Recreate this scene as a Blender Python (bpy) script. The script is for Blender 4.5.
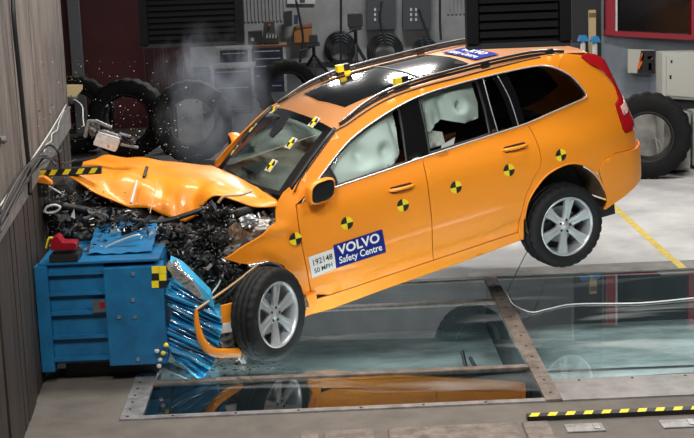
import bpy, bmesh, math, random, bisect
from mathutils import Vector, Matrix, noise
from mathutils.geometry import delaunay_2d_cdt
for o in list(bpy.data.objects): bpy.data.objects.remove(o)
sc = bpy.context.scene
C = sc.collection
R_ = random.Random(7)
# ------------------------------------------------------------------ camera
IW, IH, FPX = 694, 438, 1452.8
YAW, PIT, ROLL, CAMH = math.radians(1.15), math.radians(11.38), math.radians(-2.15), 3.405
fwd = Vector((math.sin(YAW)*math.cos(PIT), math.cos(YAW)*math.cos(PIT), -math.sin(PIT)))
rgt = Vector((math.cos(YAW), -math.sin(YAW), 0)); up = rgt.cross(fwd)
rgt, up = math.cos(ROLL)*rgt + math.sin(ROLL)*up, -math.sin(ROLL)*rgt + math.cos(ROLL)*up
CAMP = Vector((0, 0, CAMH))
cd = bpy.data.cameras.new('camera'); cam = bpy.data.objects.new('camera', cd); C.objects.link(cam)
cd.sensor_width = 36; cd.lens = 36*FPX/IW; cd.clip_end = 200
M4 = Matrix((rgt, up, -fwd)).transposed().to_4x4(); M4.translation = CAMP; cam.matrix_world = M4
sc.camera = cam
def ray(px, py): return fwd + rgt*(px-IW/2)/FPX - up*(py-IH/2)/FPX
def at(px, py, Y):                       # a measured position at depth Y (metres from the camera line)
    d = ray(px, py); return CAMP + d*(Y/d.y)
def fl(px, py, z=0.0):                   # a measured position on the floor
    d = ray(px, py); return CAMP + d*((z-CAMH)/d.z)
# ------------------------------------------------------------------ world, lamps, exposure
w = bpy.data.worlds.new('hall_air'); sc.world = w; w.use_nodes = True
w.node_tree.nodes['Background'].inputs[0].default_value = (.62, .70, .80, 1)
w.node_tree.nodes['Background'].inputs[1].default_value = .010
def area(name, loc, tgt, sx, sy, power, col=(1, .97, .93)):
    l = bpy.data.lights.new(name, 'AREA'); l.shape = 'RECTANGLE'; l.size = sx; l.size_y = sy; l.energy = power; l.color = col
    o = bpy.data.objects.new(name, l); C.objects.link(o); o.location = loc
    o.rotation_euler = (Vector(tgt)-Vector(loc)).to_track_quat('-Z', 'Y').to_euler(); return o
area('light_bank_over_car', (0.4, 12.2, 6.2), (.4, 12.0, 0), 3.4, 1.4, 360)
area('light_bank_camera_side', (-1.6, 6.2, 5.6), (.2, 12.0, .8), 2.4, 1.0, 340)
area('light_bank_camera_side_rear', (3.0, 6.8, 5.8), (2.2, 13.0, .8), 2.0, .9, 190)
area('light_bank_beyond_car', (-.5, 26.0, 5.2), (1.0, 13.0, 1.5), 1.0, .40, 300)
area('light_bank_beyond_car_upper', (.9, 25.0, 6.9), (1.0, 13.0, 1.5), 1.0, .40, 220)
area('light_bank_behind_rear', (4.6, 16.2, 6.0), (4.0, 15.4, 0), 2.2, .8, 340)
area('hall_lamp', (2.0, 30.0, 7.5), (1.0, 34.5, 1.0), 3.0, .6, 620, (.9, .95, 1))
area('pit_fill', (.1, 10.88, -.12), (.1, 11.35, -.5), 2.6, .08, 60, (.9, 1, 1))  # unseen fill light added to brighten the pit floor
area('pit_fill_rear', (3.0, 10.5, -.12), (3.0, 11.0, -.5), 2.2, .08, 24, (.9, 1, 1))  # second added fill, brightens the pit under the right pane
sc.view_settings.view_transform = 'Standard'; sc.view_settings.look = 'None'
sc.view_settings.exposure = 0.0; sc.view_settings.gamma = 1.0; sc.view_settings.use_curve_mapping = False
# ------------------------------------------------------------------ materials
MAT = {}
def mat(name, col, rough=.5, metal=0., coat=0., bump=0., bscale=20., var=0., vscale=6., var_col=None, spec=.5, trans=None, stretch=(1, 1, 1)):
    m = bpy.data.materials.new(name); m.use_nodes = True; nt = m.node_tree; n = nt.nodes; p = n['Principled BSDF']
    p.inputs['Base Color'].default_value = (*col, 1); p.inputs['Roughness'].default_value = rough
    p.inputs['Metallic'].default_value = metal; p.inputs['Specular IOR Level'].default_value = spec
    if coat: p.inputs['Coat Weight'].default_value = coat; p.inputs['Coat Roughness'].default_value = .10
    if var or bump:
        tc = n.new('ShaderNodeTexCoord'); mp = n.new('ShaderNodeMapping'); nt.links.new(tc.outputs['Object'], mp.inputs['Vector'])
        mp.inputs['Scale'].default_value = stretch
    if var:
        no = n.new('ShaderNodeTexNoise'); no.inputs['Scale'].default_value = vscale; no.inputs['Detail'].default_value = 8; no.inputs['Roughness'].default_value = .65
        nt.links.new(mp.outputs[0], no.inputs['Vector'])
        rp = n.new('ShaderNodeValToRGB'); rp.color_ramp.elements[0].position = .32; rp.color_ramp.elements[1].position = .68
        c2 = var_col or tuple(c*(1-var) for c in col)
        rp.color_ramp.elements[0].color = (*c2, 1); rp.color_ramp.elements[1].color = (*[min(1, c*(1+var*.5)) for c in col], 1)
        nt.links.new(no.outputs['Fac'], rp.inputs['Fac']); nt.links.new(rp.outputs['Color'], p.inputs['Base Color'])
    if bump:
        nb = n.new('ShaderNodeTexNoise'); nb.inputs['Scale'].default_value = bscale; nb.inputs['Detail'].default_value = 5
        nt.links.new(mp.outputs[0], nb.inputs['Vector'])
        bp = n.new('ShaderNodeBump'); bp.inputs['Strength'].default_value = bump; bp.inputs['Distance'].default_value = .02
        nt.links.new(nb.outputs['Fac'], bp.inputs['Height']); nt.links.new(bp.outputs['Normal'], p.inputs['Normal'])
    MAT[name] = m; return m
def glass(name, tint, ior=1.5, rough=.0, streak=None):
    m = bpy.data.materials.new(name); m.use_nodes = True; nt = m.node_tree; n = nt.nodes; n.remove(n['Principled BSDF'])
    out = n['Material Output']; t = n.new('ShaderNodeBsdfTransparent'); g = n.new('ShaderNodeBsdfGlossy'); mx = n.new('ShaderNodeMixShader'); fr = n.new('ShaderNodeFresnel')
    t.inputs[0].default_value = (*tint, 1); g.inputs['Roughness'].default_value = rough; fr.inputs['IOR'].default_value = ior
    ge = n.new('ShaderNodeNewGeometry'); mr = n.new('ShaderNodeMapRange'); mr.inputs['To Min'].default_value = ior; mr.inputs['To Max'].default_value = 1/ior
    nt.links.new(ge.outputs['Backfacing'], mr.inputs['Value']); nt.links.new(mr.outputs[0], fr.inputs['IOR'])   # same reflectance on both faces
    nt.links.new(fr.outputs[0], mx.inputs[0]); nt.links.new(t.outputs[0], mx.inputs[1]); nt.links.new(g.outputs[0], mx.inputs[2])
    last = mx
    if streak:
        d = n.new('ShaderNodeBsdfDiffuse'); d.inputs[0].default_value = (*streak[0], 1)
        tc = n.new('ShaderNodeTexCoord'); mp = n.new('ShaderNodeMapping'); mp.inputs['Scale'].default_value = streak[1]; mp.inputs['Rotation'].default_value = (0, 0, streak[2])
        no = n.new('ShaderNodeTexNoise'); no.inputs['Scale'].default_value = 1; no.inputs['Detail'].default_value = 7; no.inputs['Distortion'].default_value = .6
        rp = n.new('ShaderNodeValToRGB'); rp.color_ramp.elements[0].position = streak[3]; rp.color_ramp.elements[1].position = streak[4]
        rp.color_ramp.elements[0].color = (0, 0, 0, 1); rp.color_ramp.elements[1].color = (streak[5],)*3+(1,)
        nt.links.new(tc.outputs['Object'], mp.inputs[0]); nt.links.new(mp.outputs[0], no.inputs['Vector']); nt.links.new(no.outputs['Fac'], rp.inputs[0])
        m2 = n.new('ShaderNodeMixShader'); nt.links.new(rp.outputs[0], m2.inputs[0]); nt.links.new(mx.outputs[0], m2.inputs[1]); nt.links.new(d.outputs[0], m2.inputs[2]); last = m2
    nt.links.new(last.outputs[0], out.inputs['Surface']); MAT[name] = m; return m
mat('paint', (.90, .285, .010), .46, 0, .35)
mat('paint_roof_lit', (.95, .42, .16), .42, .65, 1.0)  # the car's own orange, paled to carry light falling on the roof
mat('black_gloss', (.006, .006, .007), .12, 0, .5)
mat('black', (.012, .012, .013), .5)
mat('black_matte', (.010, .010, .011), .8)
mat('rubber', (.010, .010, .0105), .66, spec=.3, bump=.25, bscale=90)
mat('rubber_old', (.005, .005, .0055), .75, spec=.25, bump=.3, bscale=14, var=.5, vscale=5)
mat('alloy', (.62, .63, .65), .34, .6)
mat('alloy_dark', (.05, .05, .055), .4, .6)
mat('chrome', (.72, .73, .74), .28, .55)
mat('steel', (.45, .46, .47), .38, .8, bump=.15, bscale=30, var=.35, vscale=12)
mat('foil', (.70, .72, .74), .22, .9, bump=.6, bscale=18)
mat('airbag', (.74, .82, .785), .75, bump=.12, bscale=12)
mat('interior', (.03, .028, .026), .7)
mat('yellow', (.90, .70, .02), .5)
mat('white', (.82, .82, .80), .5)
mat('offwhite', (.62, .61, .57), .55, var=.25, vscale=25)
mat('navy', (.012, .022, .20), .8, spec=.1)
mat('red_lamp', (.50, .010, .015), .12, 0, .8)
mat('red_plastic', (.26, .006, .014), .3)
mat('white_lamp', (.85, .55, .5), .15, 0, .5)
mat('blue', (.010, .145, .32), .42, bump=.12, bscale=25, var=.30, vscale=5)
mat('blue_light', (.05, .44, .76), .34, .15, var=.25, vscale=18)
mat('brown_metal', (.20, .13, .08), .6, .3, bump=.4, bscale=30, var=.4, vscale=20)
mat('debris_grey', (.13, .125, .12), .5, .3, var=.5, vscale=25)
mat('debris_black', (.009, .009, .010), .5, var=.5, vscale=12)
mat('debris_pale', (.62, .60, .57), .5)
mat('copper', (.55, .36, .18), .5)
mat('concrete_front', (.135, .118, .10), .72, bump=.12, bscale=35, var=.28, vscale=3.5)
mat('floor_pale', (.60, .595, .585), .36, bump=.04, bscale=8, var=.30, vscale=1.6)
mat('floor_shaded', (.045, .044, .044), .6, bump=.1, bscale=20, var=.4, vscale=3)
mat('plank_grey', (.165, .143, .128), .75, bump=.35, bscale=22, var=.4, vscale=1.7, stretch=(2.2, 2.2, .7), var_col=(.055, .040, .032))
mat('plank_dark', (.045, .034, .028), .6, bump=.3, bscale=22, var=.55, vscale=3.0, stretch=(3, 3, .6))
mat('band', (.20, .195, .19), .6, bump=.3, bscale=25, var=.5, vscale=6)
mat('pit_floor', (.52, .60, .60), .6, var=.6, vscale=1.6, stretch=(1, 2.4, 1))
mat('pit_wall', (.03, .04, .045), .6, var=.4, vscale=3)
mat('strip_metal', (.30, .29, .285), .45, .35, bump=.2, bscale=40, var=.45, vscale=9)
mat('strip_rust', (.20, .165, .14), .6, .2, bump=.4, bscale=30, var=.55, vscale=9)
mat('plate_metal', (.33, .32, .31), .4, .4, var=.35, vscale=5)
mat('wall_red', (.085, .008, .014), .6, var=.35, vscale=.8)
mat('frame_red', (.26, .010, .022), .4)
mat('grey_post', (.16, .17, .185), .5)
mat('back_wall', (.235, .225, .215), .8, var=.3, vscale=1.2)
mat('wall_blue_grey', (.17, .20, .235), .7, var=.35, vscale=1.5, bump=.1, bscale=12)
mat('tool_blue', (.010, .024, .065), .45)
mat('wood', (.18, .085, .04), .6, var=.4, vscale=12, stretch=(1, 6, 6))
mat('tan', (.42, .33, .17), .6)
mat('box_orange', (.28, .10, .02), .7)
mat('cabinet_grey', (.42, .42, .38), .5)
mat('dark_grey', (.040, .040, .043), .55)
mat('concrete_block', (.36, .35, .33), .8, bump=.5, bscale=10, var=.4, vscale=5)
mat('screen', (.0025, .0025, .003), .6, spec=.15)
mat('blue_plastic', (.02, .18, .42), .4)
mat('orange_print', (.75, .16, .02), .5)
mat('line_yellow', (.62, .47, .09), .6, var=.35, vscale=14)
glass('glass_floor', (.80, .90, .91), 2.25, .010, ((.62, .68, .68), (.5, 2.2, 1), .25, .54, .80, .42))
glass('glass_clear', (.84, .90, .88), 1.5)
glass('glass_dark', (.16, .19, .18), 1.55)
glass('glass_smoke', (.30, .34, .33), 1.5)
glass('windscreen_glass', (.42, .52, .47), 1.5, .03, ((.46, .60, .53), (3.2, .9, 3.2), .2, .40, .72, .55))  # pale streaks paint in the haze and reflection on the screen
mat('roof_glass', (.008, .009, .010), .07, 0, .6)
mat('mirror_glass', (.02, .02, .022), .08, 0, .5)
# ------------------------------------------------------------------ helpers
def link(name, me, m, parent=None, smooth=False):
    o = bpy.data.objects.new(name, me); C.objects.link(o)
    if parent: o.parent = parent
    ms = m if isinstance(m, (list, tuple)) else [m]
    if len(me.materials) == 0:
        for q in ms: me.materials.append(MAT[q])
    if smooth:
        for f in me.polygons: f.use_smooth = True
    return o
def tag(o, label, cat, group=None, kind=None):
    o['label'] = label; o['category'] = cat
    if group: o['group'] = group
    if kind: o['kind'] = kind
    return o
def struct(o, label=None):
    o['kind'] = 'structure'
    if label: o['label'] = label
    return o
def empty(name, loc=(0, 0, 0), rz=0):
    o = bpy.data.objects.new(name, None); C.objects.link(o); o.location = loc; o.rotation_euler = (0, 0, rz); o.empty_display_size = .1; return o
class MB:
    def __init__(s): s.v = []; s.f = []; s.mi = []
    def add(s, vs, fs, mi=0):
        b = len(s.v); s.v += [tuple(v) for v in vs]; s.f += [tuple(i+b for i in f) for f in fs]; s.mi += [mi]*len(fs); return s
    def box(s, a, b, mi=0, M=None):
        vs = [Vector((x, y, z)) for x in (a[0], b[0]) for y in (a[1], b[1]) for z in (a[2], b[2])]
        if M: vs = [M @ v for v in vs]
        return s.add(vs, [(0, 1, 3, 2), (4, 6, 7, 5), (0, 4, 5, 1), (2, 3, 7, 6), (0, 2, 6, 4), (1, 5, 7, 3)], mi)
    def hexa(s, p, mi=0):  # 4 front (ccw) + 4 back
        return s.add(p, [(0, 1, 2, 3), (7, 6, 5, 4), (0, 4, 5, 1), (1, 5, 6, 2), (2, 6, 7, 3), (3, 7, 4, 0)], mi)
    def tube(s, pts, r, n=8, mi=0, cap=True):
        pts = [Vector(p) for p in pts]; rs = r if isinstance(r, (list, tuple)) else [r]*len(pts); b = len(s.v); vs = []
        pn = None
        for i, p in enumerate(pts):
            t = (pts[min(i+1, len(pts)-1)]-pts[max(i-1, 0)]).normalized()
            if pn is None: pn = t.orthogonal().normalized()
            else:
                pn = pn - t*pn.dot(t)
                pn = pn.normalized() if pn.length > 1e-6 else t.orthogonal().normalized()
            q = t.cross(pn)
            vs += [p+(pn*math.cos(a)+q*math.sin(a))*rs[i] for a in [2*math.pi*k/n for k in range(n)]]
        fs = [(i*n+k, i*n+(k+1) % n, (i+1)*n+(k+1) % n, (i+1)*n+k) for i in range(len(pts)-1) for k in range(n)]
        if cap: fs += [tuple(reversed(range(n))), tuple(range((len(pts)-1)*n, len(pts)*n))]
        return s.add(vs, fs, mi)
    def lathe(s, prof, n=48, M=None, mi=0, close=False):  # prof (r, y): revolved about local y
        M = M or Matrix(); vs = []
        for r, y in prof: vs += [M @ Vector((r*math.cos(2*math.pi*k/n), y, r*math.sin(2*math.pi*k/n))) for k in range(n)]
        m = len(prof); rng = range(m if close else m-1)
        return s.add(vs, [(i*n+k, ((i+1) % m)*n+k, ((i+1) % m)*n+(k+1) % n, i*n+(k+1) % n) for i in rng for k in range(n)], mi)
    def prism(s, poly, d, mi=0):  # poly: list of Vector, extruded by vector d
        n = len(poly); poly = [Vector(p) for p in poly]; d = Vector(d)
        return s.add(poly+[p+d for p in poly], [tuple(range(n)), tuple(reversed(range(n, 2*n)))]+[(i, i+n, (i+1) % n+n, (i+1) % n) for i in range(n)], mi)
    def build(s, name, m, parent=None, smooth=False, bevel=0, recalc=True):
        me = bpy.data.meshes.new(name); me.from_pydata(s.v, [], s.f)
        for p, i in zip(me.polygons, s.mi): p.material_index = i
        if recalc:
            bm = bmesh.new(); bm.from_mesh(me); bmesh.ops.recalc_face_normals(bm, faces=bm.faces)
            if bevel:
                bmesh.ops.bevel(bm, geom=[e for e in bm.edges], offset=bevel, segments=2, affect='EDGES', clamp_overlap=True)
            bm.to_mesh(me); bm.free()
        me.update(); o = link(name, me, m, parent, smooth); return o
def smooth_curve(pts, k=6):
    pts = [Vector(p) for p in pts]; out = []
    for i in range(len(pts)-1):
        p0 = pts[max(i-1, 0)]; p1 = pts[i]; p2 = pts[i+1]; p3 = pts[min(i+2, len(pts)-1)]
        for j in range(k):
            t = j/k; out.append(.5*((2*p1)+(p2-p0)*t+(2*p0-5*p1+4*p2-p3)*t*t+(3*p1-p0-3*p2+p3)*t**3))
    return out+[pts[-1]]
def text_mesh(txt, size, bold=0, xs=1):
    cu = bpy.data.curves.new('lettering', 'FONT'); cu.body = txt; cu.size = size; cu.offset = bold; cu.align_x = 'CENTER'; cu.align_y = 'CENTER'; cu.resolution_u = 3
    o = bpy.data.objects.new('lettering', cu); C.objects.link(o); bpy.context.view_layer.update()
    me = bpy.data.meshes.new_from_object(o.evaluated_get(bpy.context.evaluated_depsgraph_get()))
    bpy.data.objects.remove(o)
    for v in me.vertices: v.co.x *= xs
    return me
# ==================================================================== THE SETTING
PX0, PX1, PY0, PY1 = -1.48, 4.7, 9.94, 13.72
f = empty('floor'); struct(f, 'concrete hall floor around the glazed inspection pit')
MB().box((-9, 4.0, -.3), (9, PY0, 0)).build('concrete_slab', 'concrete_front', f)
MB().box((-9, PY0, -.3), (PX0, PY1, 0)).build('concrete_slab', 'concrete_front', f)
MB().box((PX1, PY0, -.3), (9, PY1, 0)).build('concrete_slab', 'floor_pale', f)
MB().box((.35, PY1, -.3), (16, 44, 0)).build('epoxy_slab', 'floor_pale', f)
MB().box((-14, PY1, -.3), (.35, 44, 0)).build('shaded_slab', 'floor_shaded', f)  # floor colour darkened to stand for the gloom on this side
b = MB(); b.box((PX0, PY0, -.60), (PX1, PY1, -.50)); b.build('pit_bottom', 'pit_floor', f)
for a, c in (((PX0-.02, PY0, -.6), (PX0, PY1, -.302)), ((PX1, PY0, -.6), (PX1+.02, PY1, -.302)), ((PX0, PY1, -.6), (PX1, PY1+.02, -.302)), ((PX0, PY0-.02, -.6), (PX1, PY0, -.302))):
    MB().box(a, c).build('pit_wall', 'pit_wall', f)
for a, c in (((PX0, PY1-.012, -.5), (PX1, PY1-.002, -.03)), ((PX0+.002, PY0, -.5), (PX0+.012, PY1-.02, -.03)), ((1.60, PY0+.02, -.5), (1.68, PY1-.02, -.03))):
    MB().box(a, c).build('pit_lining', 'pit_wall', f)
MB().box((PX0+.02, PY0+.01, -.5), (1.60, 10.78, -.47)).build('dark_insert', 'pit_wall', f)  # dark sheet added to dim the pit under the front pane
MB().box((PX0+.02, 10.78, -.5), (1.60, 10.82, -.03)).build('dark_divider', 'pit_wall', f)  # divider added to close off the dimmed front row
# yellow floor line
y0, y1 = fl(694, 280), fl(606, 199)
MB().box((3.50, 13.72, .0005), (3.58, 17.6, .002)).build('yellow_line', 'line_yellow', f)
MB().box((3.50, 13.74, .0125), (3.58, 14.06, .0135)).build('yellow_line', 'line_yellow', f)
# glazed pit cover: frame strips and panes
g = empty('glass_floor', (0, 0, 0)); struct(g, 'steel framed glass panels covering the pit under the car')
Z = .006
def strip(n, a, c, m='strip_metal', h=.012): return MB().box((a[0], a[1], -.02), (c[0], c[1], h)).build(n, m, g)
strip('frame_strip', (PX0, PY0, 0), (PX0+.16, 11.75))
strip('frame_strip', (PX0+.16, PY0, 0), (1.58, PY0+.07))
strip('plate', (1.70, PY0, 0), (PX1, 10.42), 'plate_metal')
strip('frame_strip', (1.58, PY0, 0), (1.70, 11.35), 'strip_rust', .02)
strip('frame_strip', (1.57, 11.36, 0), (1.71, 12.5), 'strip_rust', .02)
strip('frame_strip', (1.58, 12.51, 0), (1.70, PY1), 'strip_rust', .02)
strip('cross_strip', (PX0+.16, 10.76, 0), (1.58, 10.84), 'strip_rust')
strip('cross_strip', (PX0+.16, 12.78, 0), (1.58, 12.88), 'strip_rust')
strip('frame_strip', (PX0, PY1-.08, 0), (1.58, PY1+.02), 'strip_rust')
strip('rear_plate', (1.45, PY1, 0), (PX1, 14.06), 'plate_metal')
def bolts(pts, z=.012):
    for x, y in pts: MB().lathe([(0, .004), (.010, .004), (.012, 0)], 8, Matrix.Translation((x, y, z)) @ Matrix.Rotation(math.pi/2, 4, 'X')).build('bolt', 'black', g)
bolts([(PX0+.05, 10.0+.16*i) for i in range(9)]+[(-1.1+.45*i, PY0+.03) for i in range(6)]+[(1.9+.4*i, 10.38) for i in range(5)])
bolts([(1.64, 10.1+.3*i) for i in range(12)], .02)
for a, c in (((PX0+.16, PY0+.07), (1.58, 10.76)), ((PX0+.16, 10.84), (1.58, 12.78)), ((PX0+.16, 12.88), (1.58, PY1-.08)), ((1.70, 10.42), (PX1, PY1))):
    MB().add([(a[0], a[1], .003), (c[0], a[1], .003), (c[0], c[1], .003), (a[0], c[1], .003)], [(0, 1, 2, 3)]).build('pane', 'glass_floor', g, recalc=False)
# things in the pit: struts, slab for a lit patch
for i, (xa, ya, xb, yb) in enumerate(((1.2, 11.2, 1.25, 12.6), (1.38, 11.3, 1.30, 12.4), (-.9, 12.4, 1.1, 11.9), (2.3, 11.6, 3.2, 11.2), (3.3, 11.3, 3.5, 12.9))):
    MB().tube([(xa, ya, -.47), (xb, yb, -.40)], .018).build('strut', 'black', g)
for i, (xa, ya, xb, yb) in enumerate(((-1.2, 11.6, 1.5, 12.1), (-1.2, 12.3, 1.5, 12.35), (.2, 11.3, 1.5, 11.6), (1.8, 12.2, 4.4, 12.15), (1.8, 11.9, 4.2, 12.0), (2.4, 11.7, 3.5, 11.35))):
    MB().tube([(xa, ya, -.49), (xb, yb, -.488)], .010, 6).build('pit_cable', 'black', g)
MB().box((-1.1, 10.95, -.499), (.9, 11.25, -.47)).build('lit_patch', 'white', g)  # white slab stands in for a bright, dusty patch of lit glass
# floor hardware at the camera side
pl = empty('rail_cover', (0, 0, 0)); tag(pl, 'row of worn steel rail cover plates on the concrete beside the pit', 'cover plate')
for a, c in ((-.18, -.06), (-.02, .32), (.42, 1.30), (1.34, 1.52)): MB().box((a, 9.12, .001), (c, 9.50, .02)).build('plate', 'strip_rust', pl, bevel=.004)
br = empty('hazard_bar', (0, 0, 0)); tag(br, 'low yellow and black striped bar lying on the concrete', 'barrier bar')
MB().box((1.39, 9.55, .001), (3.3, 9.62, .035)).build('bar', 'black', br)
for i in range(15):
    x = 1.40+i*.125; MB().add([(x, 9.549, .036), (x+.06, 9.549, .036), (x+.09, 9.621, .036), (x+.03, 9.621, .036)], [(0, 1, 2, 3)]).build('stripe', 'yellow', br)
for n, xa in ((0, 1.62), (1, 2.27)):
    h = empty('floor_hatch', (xa, 9.38, 0)); tag(h, ('square steel floor hatch nearer the end of the striped bar', 'square steel floor hatch further along the striped bar')[n], 'hatch', 'floor hatches')
    MB().box((0, -.10, .001), (.26, .06, .010)).build('cover', 'strip_metal', h, bevel=.003)
    MB().box((.19, -.07, .0105), (.23, .04, .016)).build('latch', 'steel', h)
# wall_left: planked barrier wall, slightly angled
wl = empty('wall_left', (-2.10, 9.69, 0), math.atan(.077)); struct(wl, 'planked concrete and timber crash wall with a grey band')
def wallbox(n, ya, yb, za, zb, m, t=0.0): return MB().box((-.3, ya, za), (t, yb, zb)).build(n, m, wl)
y = -2.6
while y < 5.12:
    d = R_.choice((.17, .2, .23, .26)); yb = min(y+d, 5.12)
    wallbox('plank', y+.004, yb-.004, -.0, 1.50, 'plank_dark', R_.uniform(-.012, .004)); y = yb
y = -2.6
while y < 5.12:
    d = R_.choice((.5, .62, .7)); yb = min(y+d, 5.12)
    wallbox('plank', y+.003, yb-.003, 1.70, 4.6, 'plank_grey', R_.uniform(-.006, .003)); y = yb
wallbox('band', -2.6, 5.12, 1.50, 1.70, 'band', .012)
wallbox('ledge', -2.6, 5.12, 1.695, 1.715, 'band', .02)
wallbox('core', -2.6, 5.10, 0, 4.6, 'black_matte', -.03)
def wp(y, z, t=.02): return wl.matrix_basis @ Vector((t, y, z))
def onwall(px, py, t=.03):               # a measured position on the face of the crash wall
    n_ = (wl.matrix_basis.to_3x3() @ Vector((1, 0, 0))); o_ = wp(0, 0, t); d = ray(px, py); return CAMP+d*((o_-CAMP).dot(n_)/d.dot(n_))
# back of the hall
wb = empty('wall_back', (0, 36, 0)); struct(wb, 'grey rear wall of the hall with ribbed cladding')
MB().box((-14, 0, 0), (16, .3, 12)).build('panel', 'back_wall', wb)
for i in range(13): xx = at(241+i*3.6, 20, 36).x; MB().box((xx, -.05, 1.2), (xx+.045, 0, 6)).build('cladding_rib', 'back_wall', wb)
for i in range(6): xx = at(447+i*4, 20, 36).x; MB().box((xx, -.05, 1.2), (xx+.05, 0, 6)).build('cladding_rib', 'back_wall', wb)
MB().box((-14, -.03, 0), (16, 0, .14)).build('skirting', 'black', wb)
wr = empty('wall_red', (0, 26, 0)); struct(wr, 'dark red partition wall behind the big tyres')
a, c = at(55, 60, 26).x, at(190, 60, 26).x
MB().box((a-3, 0, 0), (c, .2, 7)).build('panel', 'wall_red', wr)
pa, pb = at(68.5, 10, 25.7), at(79.5, 10, 25.7)
struct(MB().box((pa.x, 25.6, 0), (pb.x, 25.75, 7)).build('trim_1', 'grey_post'), 'grey steel post on the red partition')
# right side wall with red framed window
ww = empty('wall_right', (0, 21, 0)); struct(ww, 'blue grey plastered wall under a red framed window')
p0, p1 = at(604, 36, 21), at(720, 42, 20.4)
zs = p0.z
MB().hexa([at(604, 36, 21), at(604, 36, 21).xy.to_3d(), (p1.x+1.5, 20.2, 0), (p1.x+1.5, 20.2, zs)] + [Vector(q)+Vector((0, .3, 0)) for q in (at(604, 36, 21), at(604, 36, 21).xy.to_3d(), (p1.x+1.5, 20.2, 0), (p1.x+1.5, 20.2, zs))]).build('panel', 'wall_blue_grey', ww)
MB().hexa([at(572, 20, 21.6).xy.to_3d(), (p0.x, 21.2, 0), (p0.x, 21.2, 6), at(572, 20, 21.6).xy.to_3d()+Vector((0, 0, 6))]+[Vector(q)+Vector((0, .2, 0)) for q in (at(572, 20, 21.6).xy.to_3d(), (p0.x, 21.2, 0), (p0.x, 21.2, 6), at(572, 20, 21.6).xy.to_3d()+Vector((0, 0, 6)))]).build('panel', 'dark_grey', ww)
ww.location = (0, 0, 0)
wi = empty('window_1', (0, 0, 0)); struct(wi, 'dark window in a red steel frame')
def wbar(n, q, th, m, par):  # quad of pixel corners on the window plane, extruded towards the viewer
    ps = [at(x, y_, 21-.1*max(0, (x-604)/16)) for x, y_ in q]; return MB().prism(ps, (0, th, 0)).build(n, m, par)
wbar('frame_sill', [(604, 35), (720, 41), (720, 36), (604, 30)], -.12, 'frame_red', wi)
wbar('frame_post', [(605, 34), (613, 34), (613, -25), (605, -25)], -.14, 'frame_red', wi)
wbar('frame_post', [(689, 38), (697, 38), (697, -25), (689, -25)], -.14, 'frame_red', wi)
wbar('inner_trim', [(614, 32), (616, 32), (616, -25), (614, -25)], -.10, 'offwhite', wi)
wbar('pane', [(604, 36), (720, 40), (720, -25), (604, -25)], .02, 'black_gloss', wi)
# ==================================================================== THE CAR
def lerp(tab, x):
    if x <= tab[0][0]: return tab[0][1]
    if x >= tab[-1][0]: return tab[-1][1]
    i = bisect.bisect_right([t[0] for t in tab], x); a, b = tab[i-1], tab[i]; t = (x-a[0])/(b[0]-a[0])
    p = tab[i-2] if i > 1 else (2*a[0]-b[0], 2*a[1]-b[1]); n = tab[i+1] if i+1 < len(tab) else (2*b[0]-a[0], 2*b[1]-a[1])
    m0 = (b[1]-p[1])/(b[0]-p[0])*(b[0]-a[0]); m1 = (n[1]-a[1])/(n[0]-a[0])*(b[0]-a[0])
    return (2*t**3-3*t*t+1)*a[1]+(t**3-2*t*t+t)*m0+(-2*t**3+3*t*t)*b[1]+(t**3-t*t)*m1
PROF = [(.10, .87), (.18, .905), (.24, .928), (.30, .938), (.37, .936), (.45, .940), (.55, .955), (.75, .965), (.92, .966), (1.02, .957), (1.12, .932), (1.20, .905), (1.28, .880), (1.45, .82), (1.60, .765), (1.70, .725), (1.76, .69), (1.80, .64)]
PLAN = [(-.9, -.22), (-.6, -.10), (-.3, -.04), (0.2, -.005), (.6, 0), (2.6, 0), (3.1, -.005), (3.45, -.03), (3.65, -.060), (3.82, -.105), (3.93, -.18), (4.01, -.30), (4.07, -.48)]
def S(x, z):
    xe = x+(max(0, z-1.0)*.22*min(1, max(0, (x-2.9)/.5)))
    return lerp(PROF, z)+lerp(PLAN, xe)
ROOF_E = [(1.023, 1.489), (1.05, 1.572), (1.16, 1.60), (1.315, 1.654), (1.5, 1.705), (1.701, 1.737), (1.997, 1.755), (2.279, 1.759), (2.692, 1.768), (3.105, 1.767), (3.37, 1.745), (3.65, 1.69)]
ROOF_C = [(1.04, 1.615), (1.15, 1.66), (1.28, 1.70), (1.5, 1.745), (1.8, 1.775), (2.3, 1.80), (3.0, 1.80), (3.4, 1.765), (3.68, 1.71)]
def RZ(x, y): zc = lerp(ROOF_C, x); return zc-(zc-lerp(ROOF_E, x))*min(1.2, (abs(y)/.69)**2)
yaw, pit, rol = math.radians(22.2205), math.radians(7.4283), math.radians(1.8118)
CM = (Matrix.Rotation(yaw, 4, 'Z') @ Matrix.Rotation(-pit, 4, 'Y') @ Matrix.Rotation(rol, 4, 'X')); CM.translation = (-.91687, 12.31321, .08792)
CMI = CM.inverted()
def carpt(px, py, ylat):                 # measured position at lateral offset ylat, in the car's own coordinates
    o = CMI @ CAMP; d = CMI.to_3x3() @ ray(px, py); return o+d*((ylat-o.y)/d.y)
car = empty('suv'); car.matrix_world = CM
tag(car, 'orange family SUV with crushed front, rear wheels lifted off the floor', 'car')
def inpoly(p, poly):
    x, y = p; c = False; n = len(poly)
    for i in range(n):
        x0, y0 = poly[i]; x1, y1 = poly[i-1]
        if (y0 > y) != (y1 > y) and x < (x1-x0)*(y-y0)/(y1-y0)+x0: c = not c
    return c
def segd(p, a, b):
    p, a, b = Vector(p), Vector(a), Vector(b); t = max(0, min(1, (p-a).dot(b-a)/max(1e-9, (b-a).length_squared))); return (p-a-(b-a)*t).length
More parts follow.
